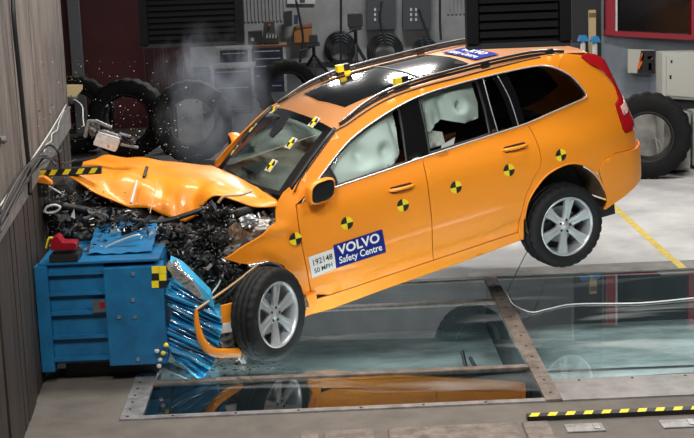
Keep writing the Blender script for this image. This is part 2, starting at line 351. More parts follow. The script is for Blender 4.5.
def inset(poly, d):
    n = len(poly); A = sum(poly[i-1][0]*poly[i][1]-poly[i][0]*poly[i-1][1] for i in range(n)); s = 1 if A > 0 else -1; out = []
    for i in range(n):
        a, b, c = Vector(poly[i-1]), Vector(poly[i]), Vector(poly[(i+1) % n])
        n1 = Vector((-(b-a).y, (b-a).x)).normalized()*s; n2 = Vector((-(c-b).y, (c-b).x)).normalized()*s
        m = (n1+n2); m = m.normalized()*min(2, 1/max(.4, m.length/2)) if m.length > .05 else n1
        out.append(tuple(b+m*d))
    return out
def patch(poly, h=.05, gap=.0, extra=()):
    """triangulated interior of a 2D outline: points, triangles and the outline's point ids"""
    if gap: poly = inset(poly, gap)
    ring = []
    for i in range(len(poly)):
        a, b = Vector(poly[i]), Vector(poly[(i+1) % len(poly)]); k = max(1, round((b-a).length/h))
        ring += [tuple(a.lerp(b, j/k)) for j in range(k)]
    pts = list(ring); x0 = min(p[0] for p in poly); x1 = max(p[0] for p in poly); y0 = min(p[1] for p in poly); y1 = max(p[1] for p in poly)
    for ln in extra:
        for p in ln:
            if inpoly(p, poly) and min(segd(p, ring[i-1], ring[i]) for i in range(len(ring))) > .3*h: pts.append(tuple(p))
    i = 0; yy = y0+h/2; nb = len(pts)
    while yy < y1:
        xx = x0+(h/2 if i % 2 else 0)
        while xx < x1:
            if inpoly((xx, yy), poly) and min(segd((xx, yy), ring[j-1], ring[j]) for j in range(len(ring))) > .45*h and all((xx-q[0])**2+(yy-q[1])**2 > (.4*h)**2 for q in pts[len(ring):nb]): pts.append((xx, yy))
            xx += h
        yy += h*.87; i += 1
    n = len(ring)
    r = delaunay_2d_cdt([Vector(p) for p in pts], [(i, (i+1) % n) for i in range(n)], [], 0, 1e-5)
    vs, fs = r[0], r[2]
    fs = [f_ for f_ in fs if inpoly(sum((vs[k] for k in f_), Vector((0, 0)))/3, poly)]
    return [tuple(v) for v in vs], fs, poly
def panel(name, poly, m, parent, off=0, sgn=-1, h=.05, gap=.003, rim=.025, surf=S, extra=(), warp=None, smooth=True):
    """a body panel: a side-view outline (x, z) laid on the body surface, with a returned edge"""
    vs, fs, pl_ = patch(poly, h, gap, extra); P = []
    for x, z in vs:
        q = Vector((x, sgn*(surf(x, z)+off), z))
        if warp: q = q+warp(q)
        P.append(q)
    F = [tuple(f_) if sgn < 0 else tuple(reversed(f_)) for f_ in fs]
    # orient so normals look outwards
    out = []
    for f_ in F:
        a, b, c = (P[k] for k in f_); nn = (b-a).cross(c-a); out.append(f_ if nn.y*sgn > 0 else tuple(reversed(f_)))
    ec = {}
    for f_ in out:
        for k in range(3): e = (f_[k], f_[(k+1) % 3]); ec[e] = 1
    nb = len(P); rimv = {}; quads = []
    for e in [e for e in ec if (e[1], e[0]) not in ec]:
        for k in e:
            if k not in rimv: rimv[k] = len(P); P.append(P[k].copy()); P.append(P[k]+Vector((0, -sgn*rim, 0)))
        quads.append((rimv[e[1]], rimv[e[0]], rimv[e[0]]+1, rimv[e[1]]+1))
    me = bpy.data.meshes.new(name); me.from_pydata([tuple(p) for p in P], [], out+quads)
    me.update(); return link(name, me, m, parent, smooth)
dlo_low = [(0.578, 1.09), (0.75, 1.131), (0.909, 1.151), (1.33, 1.178), (1.733, 1.208), (2.254, 1.24), (2.782, 1.271), (3.029, 1.304), (3.209, 1.326), (3.416, 1.348)]
dlo_up = [(3.449, 1.366), (3.442, 1.402), (3.425, 1.44), (3.353, 1.552), (3.244, 1.636), (3.149, 1.682), (3.019, 1.709), (2.667, 1.719), (2.269, 1.714), (1.972, 1.699), (1.772, 1.674), (1.566, 1.626), (1.359, 1.563), (1.169, 1.49), (1.014, 1.402), (0.863, 1.298), (0.716, 1.195)]
fd_front = [(0.553, 1.096), (0.531, 0.97), (0.528, 0.801), (0.535, 0.669), (0.548, 0.488), (0.558, 0.308)]
gapl = [(0.552, 0.255), (0.716, 0.258), (0.91, 0.267), (1.372, 0.292), (1.72, 0.308), (1.956, 0.318), (2.256, 0.332), (2.53, 0.344)]
sillb = [(0.489, 0.116), (0.718, 0.113), (1.277, 0.163), (2.051, 0.216), (2.573, 0.262)]
bseam = [(1.738, 1.209), (1.732, 1.146), (1.722, 0.893), (1.721, 0.716), (1.708, 0.493), (1.706, 0.310)]
cseam = [(2.782, 1.271), (2.813, 1.179), (2.835, 1.054), (2.837, 0.94), (2.812, 0.873), (2.743, 0.799), (2.647, 0.667), (2.584, 0.498), (2.545, 0.34)]
arch = [(2.59, 0.263), (2.616, 0.451), (2.662, 0.604), (2.782, 0.735), (2.912, 0.813), (3.099, 0.845), (3.255, 0.799), (3.377, 0.69), (3.468, 0.525), (3.503, 0.386), (3.455, 0.329)]
apill = [(0.47, 1.10), (0.513, 1.169), (0.631, 1.27), (0.771, 1.375), (0.923, 1.486), (1.05, 1.572)]
tail_in = [(3.54, 1.70), (3.53, 1.675), (3.60, 1.60), (3.70, 1.535), (3.77, 1.455), (3.83, 1.36), (3.812, 1.25), (3.745, 1.221), (3.742, 1.151), (3.746, 1.08), (3.752, 0.998), (3.78, .955)]
bumpl = [(4.06, .80), (3.875, .785), (3.626, .811), (3.489, .782), (3.42, .70)]
CRE = [(.60, .335), (1.15, .377), (1.695, .415), (2.268, .432), (2.42, .455), (2.56, .47)]
def Sd(x, z):
    zc = lerp(CRE, x); t = max(0, min(1, (zc-z)/.022)); return S(x, z)-.014*t*t*(3-2*t)
crl = [[(.55+.035*i, lerp(CRE, .55+.035*i)+d) for i in range(58)] for d in (.004, -.010, -.024)]
body = panel('gap_backing', [(.5, .2), (2.60, .30), (2.66, .62), (2.80, .76), (3.10, .87), (3.38, .75), (3.9, .5), (3.9, .9), (3.75, 1.2), (3.4, 1.3), (.62, 1.06)], 'black', car, -.045, gap=0, rim=.02, h=.12)  # black sheet put behind the panels to darken their gaps
fdoor = panel('front_door', fd_front+gapl[1:4]+[(1.706, .308)]+bseam[::-1][1:]+dlo_low[1:4][::-1]+[dlo_low[0]], 'paint', car, surf=Sd, extra=crl, gap=.004)
rdoor = panel('rear_door', bseam+[(1.72, .308)]+gapl[5:]+cseam[::-1]+dlo_low[4:6][::-1][:1], 'paint', car, surf=Sd, extra=crl, gap=.004)
quarter = panel('quarter_panel', cseam[::-1]+dlo_low[7:]+dlo_up[:5]+[(3.30, 1.70), (3.37, 1.748)]+tail_in+[(4.05, .94)]+bumpl+arch[1:8][::-1]+[(2.59, .263), (2.56, .275)], 'paint', car, gap=.003)
bump_l = panel('rear_bumper', bumpl[::-1]+[(4.09, .78), (4.13, .64), (4.12, .55), (4.0, .48), (3.85, .43), (3.70, .38), (3.552, .345), (3.477, .323), (3.455, .329), (3.503, .386), (3.468, .525)], 'paint', car, .010, gap=.0015, surf=lambda x, z: S(x-.035*max(0, min(1, (x-3.5)/.4)), z))
sill = panel('sill', gapl[::-1]+sillb+[(2.585, .335)], 'paint', car, -.012, gap=.003)
frame = panel('window_frame', apill+ROOF_E[2:11]+[(3.30, 1.70)]+dlo_up[4:]+[(.60, 1.12), (.553, 1.096)], 'paint', car, gap=.002, h=.045)
# taillight
tl_out = [(4.05, .935), (4.05, 1.1), (4.03, 1.24), (3.99, 1.38), (3.92, 1.50), (3.82, 1.60), (3.70, 1.675)]
tl = panel('tail_light', tail_in[::-1]+tl_out[::-1][0:0]+[(3.60, 1.70)]+tl_out[::-1], 'red_lamp', car, .010, gap=.004, h=.035)
panel('reflector', [(3.80, 1.19), (3.88, 1.20), (3.97, 1.25), (3.96, 1.18), (3.88, 1.12), (3.80, 1.11)], 'white_lamp', tl, .016, gap=0, h=.03)
# the far side and the rear, plainer
far = panel('far_side_panel', [(.1, .6), (.5, .2), (2.60, .30), (2.66, .62), (2.80, .76), (3.10, .85), (3.38, .75), (3.46, .33), (3.95, .40), (3.98, .95), (3.8, 1.35), (3.416, 1.348), (2.782, 1.271), (1.733, 1.208), (.578, 1.09), (.47, 1.10), (.2, 1.0)], 'paint', car, 0, sgn=1, h=.1)
panel('far_window_frame', apill+ROOF_E[2:11]+[(3.60, 1.65), (3.8, 1.36), (3.449, 1.36)]+dlo_up+[(.60, 1.12)], 'paint', car, sgn=1, gap=.002, h=.06)
panel('far_window', dlo_low+dlo_up, 'glass_smoke', car, -.02, sgn=1, gap=0, h=.1)
tg = MB(); rows = [.50, .55, .6, .8, .95, 1.15, 1.35, 1.5, 1.62, 1.70]; vv = []
for z in rows:
    xr = lerp([(.50, 4.02), (.55, 4.10), (.6, 4.12), (.8, 4.08), (.95, 4.04), (1.15, 4.02), (1.35, 3.96), (1.5, 3.88), (1.62, 3.78), (1.70, 3.68)], z)
    hw = min(.80, S(xr-.10, z)); vv += [(xr-.11*(abs(y_)/hw)**6, y_, z) for y_ in [hw*(-1+k/8) for k in range(17)]]
tg.add(vv, [(i*17+k, i*17+k+1, (i+1)*17+k+1, (i+1)*17+k) for i in range(len(rows)-1) for k in range(16)])
tg.build('tailgate', 'paint', car, True)
# windows and pillars (near side)
panel('pillar_trim', [(1.60, 1.20), (1.812, 1.217), (1.84, 1.45), (1.856, 1.66), (1.80, 1.672), (1.661, 1.645), (1.641, 1.454)], 'black_gloss', car, -.012, gap=0)
panel('pillar_trim', [(2.42, 1.252), (2.497, 1.260), (2.493, 1.484), (2.503, 1.712), (2.436, 1.712), (2.439, 1.47)], 'black_gloss', car, -.012, gap=0)
panel('pillar_trim', [(2.652, 1.268), (2.77, 1.275), (2.772, 1.5), (2.735, 1.712), (2.592, 1.714), (2.637, 1.497)], 'black_gloss', car, -.012, gap=0)
panel('corner_trim', [(.62, 1.105), (.75, 1.135), (.93, 1.152), (.93, 1.21), (.905, 1.30), (.863, 1.29), (.716, 1.19)], 'black', car, -.012, gap=0)
fgl = panel('front_window', [(.93, 1.152), (1.33, 1.178), (1.60, 1.198), (1.641, 1.454), (1.661, 1.64), (1.566, 1.62), (1.359, 1.557), (1.169, 1.484), (1.014, 1.396), (.905, 1.31), (.93, 1.21)], 'glass_clear', car, -.022, gap=0, rim=.004)
rgl = panel('rear_window', [(1.812, 1.217), (2.254, 1.24), (2.42, 1.252), (2.439, 1.47), (2.436, 1.708), (2.16, 1.705), (1.972, 1.694), (1.856, 1.67), (1.84, 1.453)], 'glass_clear', car, -.022, gap=0, rim=.004)
sgl = panel('fixed_window', [(2.497, 1.260), (2.652, 1.268), (2.637, 1.497), (2.592, 1.712), (2.503, 1.712), (2.493, 1.484)], 'glass_dark', car, -.022, gap=0, rim=.004)
qgl = panel('quarter_window', [(2.77, 1.275), (3.029, 1.308), (3.209, 1.33), (3.40, 1.352), (3.438, 1.375), (3.42, 1.44), (3.345, 1.55), (3.24, 1.63), (3.145, 1.677), (3.01, 1.705), (2.735, 1.712), (2.772, 1.5)], 'glass_dark', car, -.016, gap=0, rim=.004)
for poly_, par in (([(.93, 1.152), (1.33, 1.178), (1.60, 1.198), (1.641, 1.454), (1.661, 1.64), (1.566, 1.62), (1.359, 1.557), (1.169, 1.484), (1.014, 1.396), (.905, 1.31), (.93, 1.21)], fgl), ([(1.812, 1.217), (2.254, 1.24), (2.42, 1.252), (2.439, 1.47), (2.436, 1.708), (2.16, 1.705), (1.972, 1.694), (1.856, 1.67), (1.84, 1.453)], rgl)):
    ps = [Vector((x, -(S(x, z)-.014), z)) for x, z in inset(poly_, .006)]
    MB().tube(ps+[ps[0]], .012, 6, cap=False).build('window_seal', 'black', par, True)
panel('cabin_shadow_sheet', dlo_low[1:9]+dlo_up[1:], 'interior', car, -.42, gap=0, h=.15)  # dark sheet put in for the shaded cabin behind the windows
def trimline(name, pts, r, m, off=.004, par=None):
    P = smooth_curve([(x, -(S(x, z)+off), z) for x, z in pts], 4); return MB().tube(P, r, 6).build(name, m, par or car, True)
trimline('window_trim', dlo_low[1:]+dlo_up+[(.60, 1.10)], .0065, 'chrome')
trimline('roof_drip', [(.56, 1.19)]+apill[2:]+ROOF_E[2:10], .007, 'black', .0)
trimline('pillar_line', [(2.492, 1.262), (2.49, 1.48), (2.498, 1.71)], .004, 'chrome', -.008)
trimline('pillar_line', [(2.70, 1.272), (2.69, 1.50), (2.64, 1.71)], .004, 'chrome', -.008)
trimline('arch_lip', arch[1:], .009, 'paint', .004)
# air bags behind the glass
def bag(name, poly, lobes, par, off=-.10, amp=.085):
    def sf(x, z):
        v = 0
        for cx, cz, rx, rz, a in lobes: v += a*math.exp(-((x-cx)/rx)**2-((z-cz)/rz)**2)
        return S(x, z)+off+v*amp-.03
    return panel(name, poly, 'airbag', par, 0, h=.028, gap=0, rim=.05, surf=sf)
bag('curtain_airbag', [(.90, 1.14), (1.25, 1.10), (1.52, 1.19), (1.60, 1.25), (1.63, 1.45), (1.64, 1.62), (1.5, 1.62), (1.3, 1.56), (1.1, 1.48), (.96, 1.37), (.91, 1.25)], [(1.06, 1.27, .15, .2, .8), (1.43, 1.42, .17, .22, .9), (1.25, 1.45, .10, .10, .35), (1.28, 1.20, .12, .06, .6), (1.23, 1.32, .05, .07, -.9), (1.46, 1.30, .05, .06, -1.0), (1.60, 1.5, .03, .3, -.5)], car)
bag('curtain_airbag', [(1.84, 1.40), (1.92, 1.36), (2.05, 1.44), (2.25, 1.37), (2.40, 1.38), (2.43, 1.5), (2.43, 1.69), (2.15, 1.68), (1.87, 1.64)], [(1.95, 1.55, .10, .12, .4), (2.25, 1.50, .14, .14, .9), (2.24, 1.52, .03, .03, -1.5), (2.10, 1.64, .3, .03, .4), (2.08, 1.5, .03, .14, -.5), (2.0, 1.44, .02, .08, -.4)], car)
panel('seat_cover', [(1.88, 1.22), (2.05, 1.23), (2.05, 1.33), (1.93, 1.37), (1.87, 1.33)], 'offwhite', car, -.16, gap=0)
# roof, sunroof
def roofpatch(name, poly, m, par, dz, h=.09, thick=.01):
    vs, fs, _ = patch(poly, h); P = [(x, y_, RZ(x, y_)+dz) for x, y_ in vs]; F = []
    for f_ in fs:
        a, b, c = (Vector(P[k]) for k in f_); F.append(tuple(f_) if (b-a).cross(c-a).z > 0 else tuple(reversed(f_)))
    me = bpy.data.meshes.new(name); me.from_pydata(P, [], F); o = link(name, me, m, par, True); return o
def RE(x): return S(x, lerp(ROOF_E, x))-.004
xs = [1.06, 1.16, 1.3, 1.5, 1.8, 2.2, 2.7, 3.1, 3.4, 3.62]
roof = roofpatch('roof', [(1.045, 0), (1.055, -.4)]+[(x, -RE(x)) for x in xs]+[(3.68, -.4), (3.70, 0), (3.68, .4)]+[(x, RE(x)) for x in xs[::-1]]+[(1.055, .4)], 'paint_roof_lit', car, 0)
sun = [(1.29, -.46), (1.24, 0), (1.29, .46), (1.6, .50), (2.2, .52), (2.48, .48), (2.54, .40), (2.57, 0), (2.54, -.40), (2.48, -.48), (2.2, -.52), (1.6, -.50)]
sr = roofpatch('sunroof', sun, 'roof_glass', roof, .007, .1)
MB().tube([(2.03, y_, RZ(2.03, y_)+.012) for y_ in (-.5, -.25, 0, .25, .5)], .008, 6).build('cross_bar', 'alloy', roof)
for sg in (-1, 1):
    pts = [(x, sg*lerp([(1.12, .70), (1.5, .65), (2.2, .62), (3.3, .62)], x), RZ(x, .62)+lerp([(1.12, .0), (1.35, .03), (1.7, .045), (3.0, .045), (3.38, .01)], x)) for x in [1.12+.113*i for i in range(21)]]
    rl = MB().tube(pts, .013, 8).build('roof_rail', 'alloy_dark', car, True)
    MB().tube([(p[0], p[1], p[2]+.010) for p in pts], .005, 6).build('rail_strip', 'chrome', rl, True)
    p2 = [(p[0], p[1]-sg*.001, p[2]-.030) for p in pts]
    MB().tube(p2, .014, 6).build('rail_gasket', 'black', rl, True)
    for x in (1.55, 2.55, 3.2): MB().box((x, sg*.62-.018, RZ(x, .62)), (x+.07, sg*.62+.018, RZ(x, .62)+.04)).build('rail_foot', 'black', rl)
# roof sticker
q = [(2.64, .30), (2.64, -.34), (2.89, -.34), (2.89, .30)]
rs = roofpatch('roof_sticker', q, 'navy', roof, .011, .08)
def roof_text(txt, size, xc, bold, xsq):
    me = text_mesh(txt, size, bold, xsq)
    for v in me.vertices:
        x, y_ = xc+v.co.y, -.02-v.co.x; v.co = (x, y_, RZ(x, y_)+.0135)
    link('lettering', me, 'white', roof)
roof_text('VOLVO', .115, 2.812, .003, 1.1); roof_text('Safety Centre', .10, 2.70, .001, .95)
# windscreen
def quadsurf(name, rows, m, par, thick=0, sub=1):
    n = len(rows[0]); mb = MB(); mb.add([p for r in rows for p in r], [(i*n+k, i*n+k+1, (i+1)*n+k+1, (i+1)*n+k) for i in range(len(rows)-1) for k in range(n-1)])
    return mb.build(name, m, par, True)
def WS(u, v, d=0): # u -1..1 lateral, v 0 base .. 1 top
    hw = .765+(.705-.765)*v; x = .52+(1.055-.52)*v-.10*(1-v)*(1-u*u)-.02*v*(1-u*u); z = 1.135+(1.572-1.135)*v+.05*(1-u*u)*v+.02*math.sin(math.pi*v)
    return Vector((x-d*.65, u*hw, z+d*.75))
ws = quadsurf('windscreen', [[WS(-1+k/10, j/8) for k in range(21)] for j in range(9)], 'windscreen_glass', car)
for a_, b_ in (((-1, -.86), (0, 1)), ((.90, 1), (0, 1)), ((-1, 1), (.91, 1)), ((-1, 1), (0, .05))):
    quadsurf('frit', [[WS(a_[0]+(a_[1]-a_[0])*k/8, b_[0]+(b_[1]-b_[0])*j/4, .004) for k in range(9)] for j in range(5)], 'black_gloss', ws)
mb = MB()
for k in range(9): pass
prof = [WS(u, v_, .012) for u, v_ in ((.12, .93), (.30, .93), (.34, .80), (.22, .62), (.06, .60), (.02, .75))]
MB().prism(prof, (.05, 0, -.04)).build('camera_housing', 'black', ws, bevel=.006)
for sg in (-1, 1):
    mb = MB(); mb.tube([WS(sg*1.02, v_, .0) for v_ in (-.05, .2, .5, .8, 1.03)], .02, 6); mb.build('screen_trim', 'black', car, True)
# dash, interior floor
MB().box((.62, -.70, .9), (.98, .70, 1.12)).build('dashboard', 'interior', car, bevel=.04)
MB().box((.45, -.86, .24), (3.6, .86, .34)).build('underbody', 'black', car)
for y_ in (-.42, .42):
    MB().box((1.35, y_-.25, .5), (1.85, y_+.25, .68)).build('front_seat', 'interior', car, bevel=.05)
    MB().hexa([Vector(p) for p in ((1.74, y_-.24, .65), (1.74, y_+.24, .65), (1.98, y_+.2, 1.32), (1.98, y_-.2, 1.32), (1.88, y_-.24, .62), (1.88, y_+.24, .62), (2.10, y_+.2, 1.30), (2.10, y_-.2, 1.30))]).build('seat_back', 'interior', car)
MB().hexa([Vector(p) for p in ((2.74, -.62, .65), (2.74, .62, .65), (2.95, .6, 1.25), (2.95, -.6, 1.25), (2.9, -.62, .62), (2.9, .62, .62), (3.1, .6, 1.25), (3.1, -.6, 1.25))]).build('rear_seat', 'interior', car)
# door handles
def handle(par, xa, xb, z):
    pts = [(xa+(xb-xa)*t, -(S(xa, z)+.004+.032*math.sin(math.pi*min(1, max(0, t*1.0)))**.5), z-.005*t) for t in [i/10 for i in range(11)]]
    h = MB().tube(pts, [.010]+[.015]*9+[.010], 8).build('door_handle', 'paint', par, True)
    panel('handle_cup', [(xa+.03, z-.03), (xb-.03, z-.03), (xb, z), (xb-.03, z+.022), (xa+.03, z+.022), (xa, z)], 'black', par, .003, gap=0, rim=.002)
handle(fdoor, 1.36, 1.60, 1.017); handle(rdoor, 2.48, 2.73, 1.106)
# mirrors
def mirror(cx, cy, cz, nrm, name='door_mirror'):
    nrm = Vector(nrm).normalized(); qd = nrm.to_track_quat('Z', 'Y').to_matrix(); mb = MB(); n = 28
    def ring(a, b, d, e=3.2):
        o = []
        for k in range(n):
            t = 2*math.pi*k/n; c, s = math.cos(t), math.sin(t); u = math.copysign(abs(c)**(2/e), c)*a; v = math.copysign(abs(s)**(2/e), s)*b
            o.append(Vector((cx, cy, cz))+qd @ Vector((u+.02*(v/b), v, d)))
        return o
    rings = [ring(.02, .02, -.10), ring(.09, .06, -.095), ring(.125, .085, -.06), ring(.135, .095, -.01), ring(.135, .095, .02), ring(.118, .079, .03)]
    mb.add([p for r in rings for p in r], [(i*n+k, i*n+(k+1) % n, (i+1)*n+(k+1) % n, (i+1)*n+k) for i in range(len(rings)-1) for k in range(n)]+[tuple(range(n))])
    m = mb.build(name, 'paint', car, True)
    r2 = ring(.118, .079, .028); r3 = ring(.112, .073, .012)
    MB().add(r2+r3, [(k, (k+1) % n, n+(k+1) % n, n+k) for k in range(n)]+[tuple(range(n, 2*n))]).build('mirror_glass', 'mirror_glass', m)
    return m
pm = carpt(321, 191, -1.04)
dm = mirror(pm.x, pm.y, pm.z, (.30, -1, .02))
MB().tube([(pm.x+.02, -.90, 1.125), (pm.x+.02, -.98, pm.z-.06)], [.035, .03], 8).build('mirror_arm', 'black', dm, True)
pf = carpt(233, 143, 1.02); mirror(pf.x, pf.y, pf.z, (-1, .2, .02), 'far_mirror')
# crash-test target stickers on the side
def target(par, pos, r, frm, name='target_sticker'):
    """pos(u, v) -> point on the surface; quartered disc"""
    n = 24; vs = [frm(0, 0)]+[frm(r*math.cos(2*math.pi*k/n), r*math.sin(2*math.pi*k/n)) for k in range(n)]; mb = MB()
    mb.v = [tuple(v) for v in vs]
    for k in range(n): mb.f.append((0, k+1, (k+1) % n+1)); mb.mi.append((k*4//n) % 2)
    return mb.build(name, ['yellow', 'black'], par, recalc=False)
for par, x, z in ((fdoor, .949, .84), (fdoor, 1.471, .867), (rdoor, 1.982, .901), (rdoor, 2.507, .927), (quarter, 3.038, .938)):
    target(par, None, .055, lambda u, v, x=x, z=z: Vector((x+u, -(S(x+u, z+v)+.0035), z+v)))
# door signs
def bil(c, s, t): return Vector(c[0]).lerp(Vector(c[1]), s).lerp(Vector(c[3]).lerp(Vector(c[2]), s), t)  # c: tl tr br bl ; t down
def sign(par, c, m, lines):
    n = 8; vs = []
    for j in range(n+1):
        for i in range(n+1):
            p = bil(c, i/n, j/n); vs.append((p.x, -(Sd(p.x, p.y)+.005), p.y))
    o = MB().add(vs, [(j*(n+1)+i, j*(n+1)+i+1, (j+1)*(n+1)+i+1, (j+1)*(n+1)+i) for j in range(n) for i in range(n)]).build('door_sign', m, par, True)
    W_ = (Vector(c[1])-Vector(c[0])).length; H_ = (Vector(c[3])-Vector(c[0])).length
    for txt, size, tc, bold, xsq, tm in lines:
        me = text_mesh(txt, size, bold, xsq)
        for v in me.vertices:
            p = bil(c, .5+v.co.x/W_, tc-v.co.y/H_); v.co = (p.x, -(Sd(p.x, p.y)+.0085), p.y)
        link('lettering', me, tm, par)
sign(fdoor, [(.799, .687), (1.253, .711), (1.266, .501), (.802, .481)], 'navy', [('VOLVO', .112, .30, .0032, 1.02, 'white'), ('Safety Centre', .084, .72, .0012, .84, 'white')])
sign(fdoor, [(.567, .643), (.797, .658), (.800, .481), (.581, .451)], 'white', [('192148', .075, .34, .0008, .86, 'black'), ('50 MPH', .062, .73, .0008, .86, 'black')])
# roof target blocks on the rails
def cubetarget(px, py, ylat, s=.062):
    p = carpt(px, py, ylat); o = MB(); 
    base = empty('roof_target'); base.parent = car; base.location = p
    for i in range(2):
        for j in range(2):
            MB().box((-s+i*s, -.03, -s+j*s), (i*s, .03, j*s)).build('target_square', 'yellow' if (i+j) % 2 else 'black', base)
    MB().box((-s, -.045, -s-.05), (s, .045, -s-.005)).build('target_foot', 'dark_grey', base)
cubetarget(343, 71, .60); cubetarget(401, 84, -.60)
# windscreen stickers
def wst(u, v, r=.045):
    MB().add([WS(u+a/.74, v+b_/.69, .006) for a, b_ in ((-.052, -.052), (.052, -.052), (.052, .052), (-.052, .052))], [(0, 1, 2, 3)]).build('sticker_backing', 'offwhite', ws)
    target(ws, None, r, lambda a, b: WS(u+a/.74, v+b/.69, .010), 'screen_sticker')
def ws_uv(px, py):
    best = None
    o = CMI @ CAMP; d = (CMI.to_3x3() @ ray(px, py)).normalized()
    for i in range(41):
        for j in range(41):
            p = WS(-1+i/20, j/40); e = ((p-o)-d*(p-o).dot(d)).length
            if best is None or e < best[0]: best = (e, -1+i/20, j/40)
    return best[1:]
for p in ((275, 109), (253, 127), (233, 149), (314, 123), (292, 143), (271, 166)): wst(*ws_uv(*p))
# ---- wheels
def make_wheel(name, par, M, steer=0):
    rt = empty(name); rt.parent = par; rt.matrix_local = M
    Wd = .275
    prof = [(.262, -.105), (.285, -.128), (.315, -.138), (.345, -.132), (.365, -.118), (.374, -.10), (.378, -.085), (.378, -.066), (.368, -.064), (.368, -.054), (.379, -.052), (.379, -.008), (.368, -.006), (.368, .006), (.379, .008), (.379, .052), (.368, .054), (.368, .064), (.378, .066), (.376, .09), (.365, .118), (.345, .132), (.31, .138), (.262, .105)]
    n = 120; mb = MB(); vs = []
    for r, y_ in prof:
        for k in range(n):
            q_ = r
            if .055 < abs(y_) < .12 and r > .36 and k % 4 == 0: q_ = r-.010
            if abs(y_) < .055 and r > .372 and k % 6 == (0 if y_ < 0 else 3): q_ = r-.006
            vs.append((q_*math.cos(2*math.pi*k/n), y_, q_*math.sin(2*math.pi*k/n)))
    mb.add(vs, [(i*n+k, i*n+(k+1) % n, (i+1)*n+(k+1) % n, (i+1)*n+k) for i in range(len(prof)-1) for k in range(n)])
    t = mb.build('tyre', 'rubber', rt, True)
    rp = [(.268, -.115), (.262, -.122), (.250, -.118), (.244, -.095), (.232, -.02), (.228, .08), (.262, .11)]
    MB().lathe(rp, 64).build('rim', 'alloy', rt, True)
    MB().lathe([(0, .02), (.165, .02), (.165, .04), (0, .04)], 40).build('brake_disc', 'steel', rt)
    MB().lathe([(0, .075), (.232, .075), (.232, .079), (0, .079)], 40).build('hub_back', 'black', rt)
    # spokes
    for k in range(6):
        a = 2*math.pi*k/6+.26; ca, sa = math.cos(a), math.sin(a)
        def P(r, t_, y_): return Vector((r*ca-t_*sa, y_, r*sa+t_*ca))
        for s_ in (-1, 1):
            o_ = [P(.045, s_*.004, -.082), P(.045, s_*.030, -.080), P(.15, s_*.034, -.094), P(.243, s_*.050, -.102), P(.243, s_*.012, -.102), P(.15, s_*.006, -.094)]
            i_ = [p+Vector((0, .035, 0)) for p in o_]
            mb = MB(); nn = 6; mb.add(o_+i_, [tuple(range(nn)), tuple(reversed(range(nn, 2*nn)))]+[(j, j+nn, (j+1) % nn+nn, (j+1) % nn) for j in range(nn)])
            mb.build('spoke', 'alloy', rt, bevel=.003)
        MB().hexa([P(.05, -.006, -.074), P(.05, .006, -.074), P(.243, .013, -.092), P(.243, -.013, -.092)]+[P(.05, -.006, -.06), P(.05, .006, -.06), P(.243, .013, -.07), P(.243, -.013, -.07)]).build('spoke_groove', 'alloy', rt)
    MB().lathe([(0, -.088), (.030, -.088), (.034, -.084), (.036, -.08), (.075, -.078), (.080, -.06), (.075, -.03)], 32).build('hub_cap', 'alloy', rt, True)
    for k in range(5):
        a = 2*math.pi*k/5; MB().lathe([(0, -.086), (.011, -.086), (.013, -.07)], 10, Matrix.Translation((.055*math.cos(a), 0, .055*math.sin(a)))).build('lug_nut', 'black', rt)
    return rt
ph = carpt(565.5, 226, -.93)
make_wheel('rear_wheel', car, Matrix.Translation((ph.x, -.93+.085, ph.z)))
make_wheel('rear_wheel', car, Matrix.Translation((ph.x, .93-.085, ph.z)) @ Matrix.Rotation(math.pi, 4, 'Z'))
# front wheel: steered out by the crash
yl = -.93
while (CM @ carpt(276, 314.5, yl)).z < .393 and yl > -1.20: yl -= .01
pfw = carpt(276, 314.5, yl)
FWM = Matrix.Translation(pfw) @ Matrix.Rotation(math.radians(33), 4, 'Z') @ Matrix.Scale(.86, 4, (0, 1, 0)) @ Matrix.Translation((0, .085, 0))
make_wheel('front_wheel', car, FWM)
# rear wheel housing
lin = MB(); pr_ = []
for k in range(25):
    a = math.pi*(.02+1.06*k/24); pr_.append((3.055+.415*math.cos(a), .40+.43*math.sin(a)))
lin.add([(x, y_, z) for y_ in (-.93, -.75, -.55) for x, z in pr_], [(j*25+k, j*25+k+1, (j+1)*25+k+1, (j+1)*25+k) for j in range(2) for k in range(24)])
lin.build('wheel_housing', 'brown_metal', car, True)
MB().box((2.6, -.56, .28), (3.5, -.54, .85)).build('inner_housing', 'black', car)
MB().tube([(ph.x-.05, -.66, ph.z+.05), (2.90, -.60, .80)], .035, 10).build('damper', 'steel', car)
MB().tube([(2.92, -.78, .72), (2.86, -.62, .80)], .05, 10).build('spring_seat', 'brown_metal', car)
MB().tube([(ph.x, -.80, ph.z), (ph.x, .80, ph.z)], .05, 10).build('axle', 'black', car)
# ---- crushed front end (parts of the car)
def nz(p, s=1.0): return noise.noise(Vector(p)*s)
def crumple(q, amp=.02, s=6): return Vector((nz(q, s)*amp, nz(q+Vector((5, 1, 2)), s)*amp, nz(q+Vector((1, 7, 3)), s)*amp*.6))
fender = panel('front_fender', [(0.542, 1.09), (0.553, 1.184), (0.533, 1.236), (0.47, 1.203), (0.421, 1.158), (0.383, 1.087), (0.352, 0.998), (0.227, 0.936), (0.098, 0.884), (-0.028, 0.839), (-0.145, 0.791), (-0.028, 0.736), (0.069, 0.707), (0.172, 0.707), (0.256, 0.694), (0.351, 0.622), (0.404, 0.482), (0.436, 0.27), (0.48, 0.108), (0.543, 0.149), (.556, .30), (.546, .488), (.533, .669), (.526, .80), (.529, .97)], 'paint', car, 0, h=.035, gap=.003, rim=.02,
    warp=lambda q: crumple(q, .045*max(0, min(1, (.52-q.x)/.25)), 5)+Vector((0, .05*max(0, .35-q.x)-.03*max(0, min(1, (.5-q.x)/.1))*math.exp(-((q.z-.93)/.05)**2), 0)))
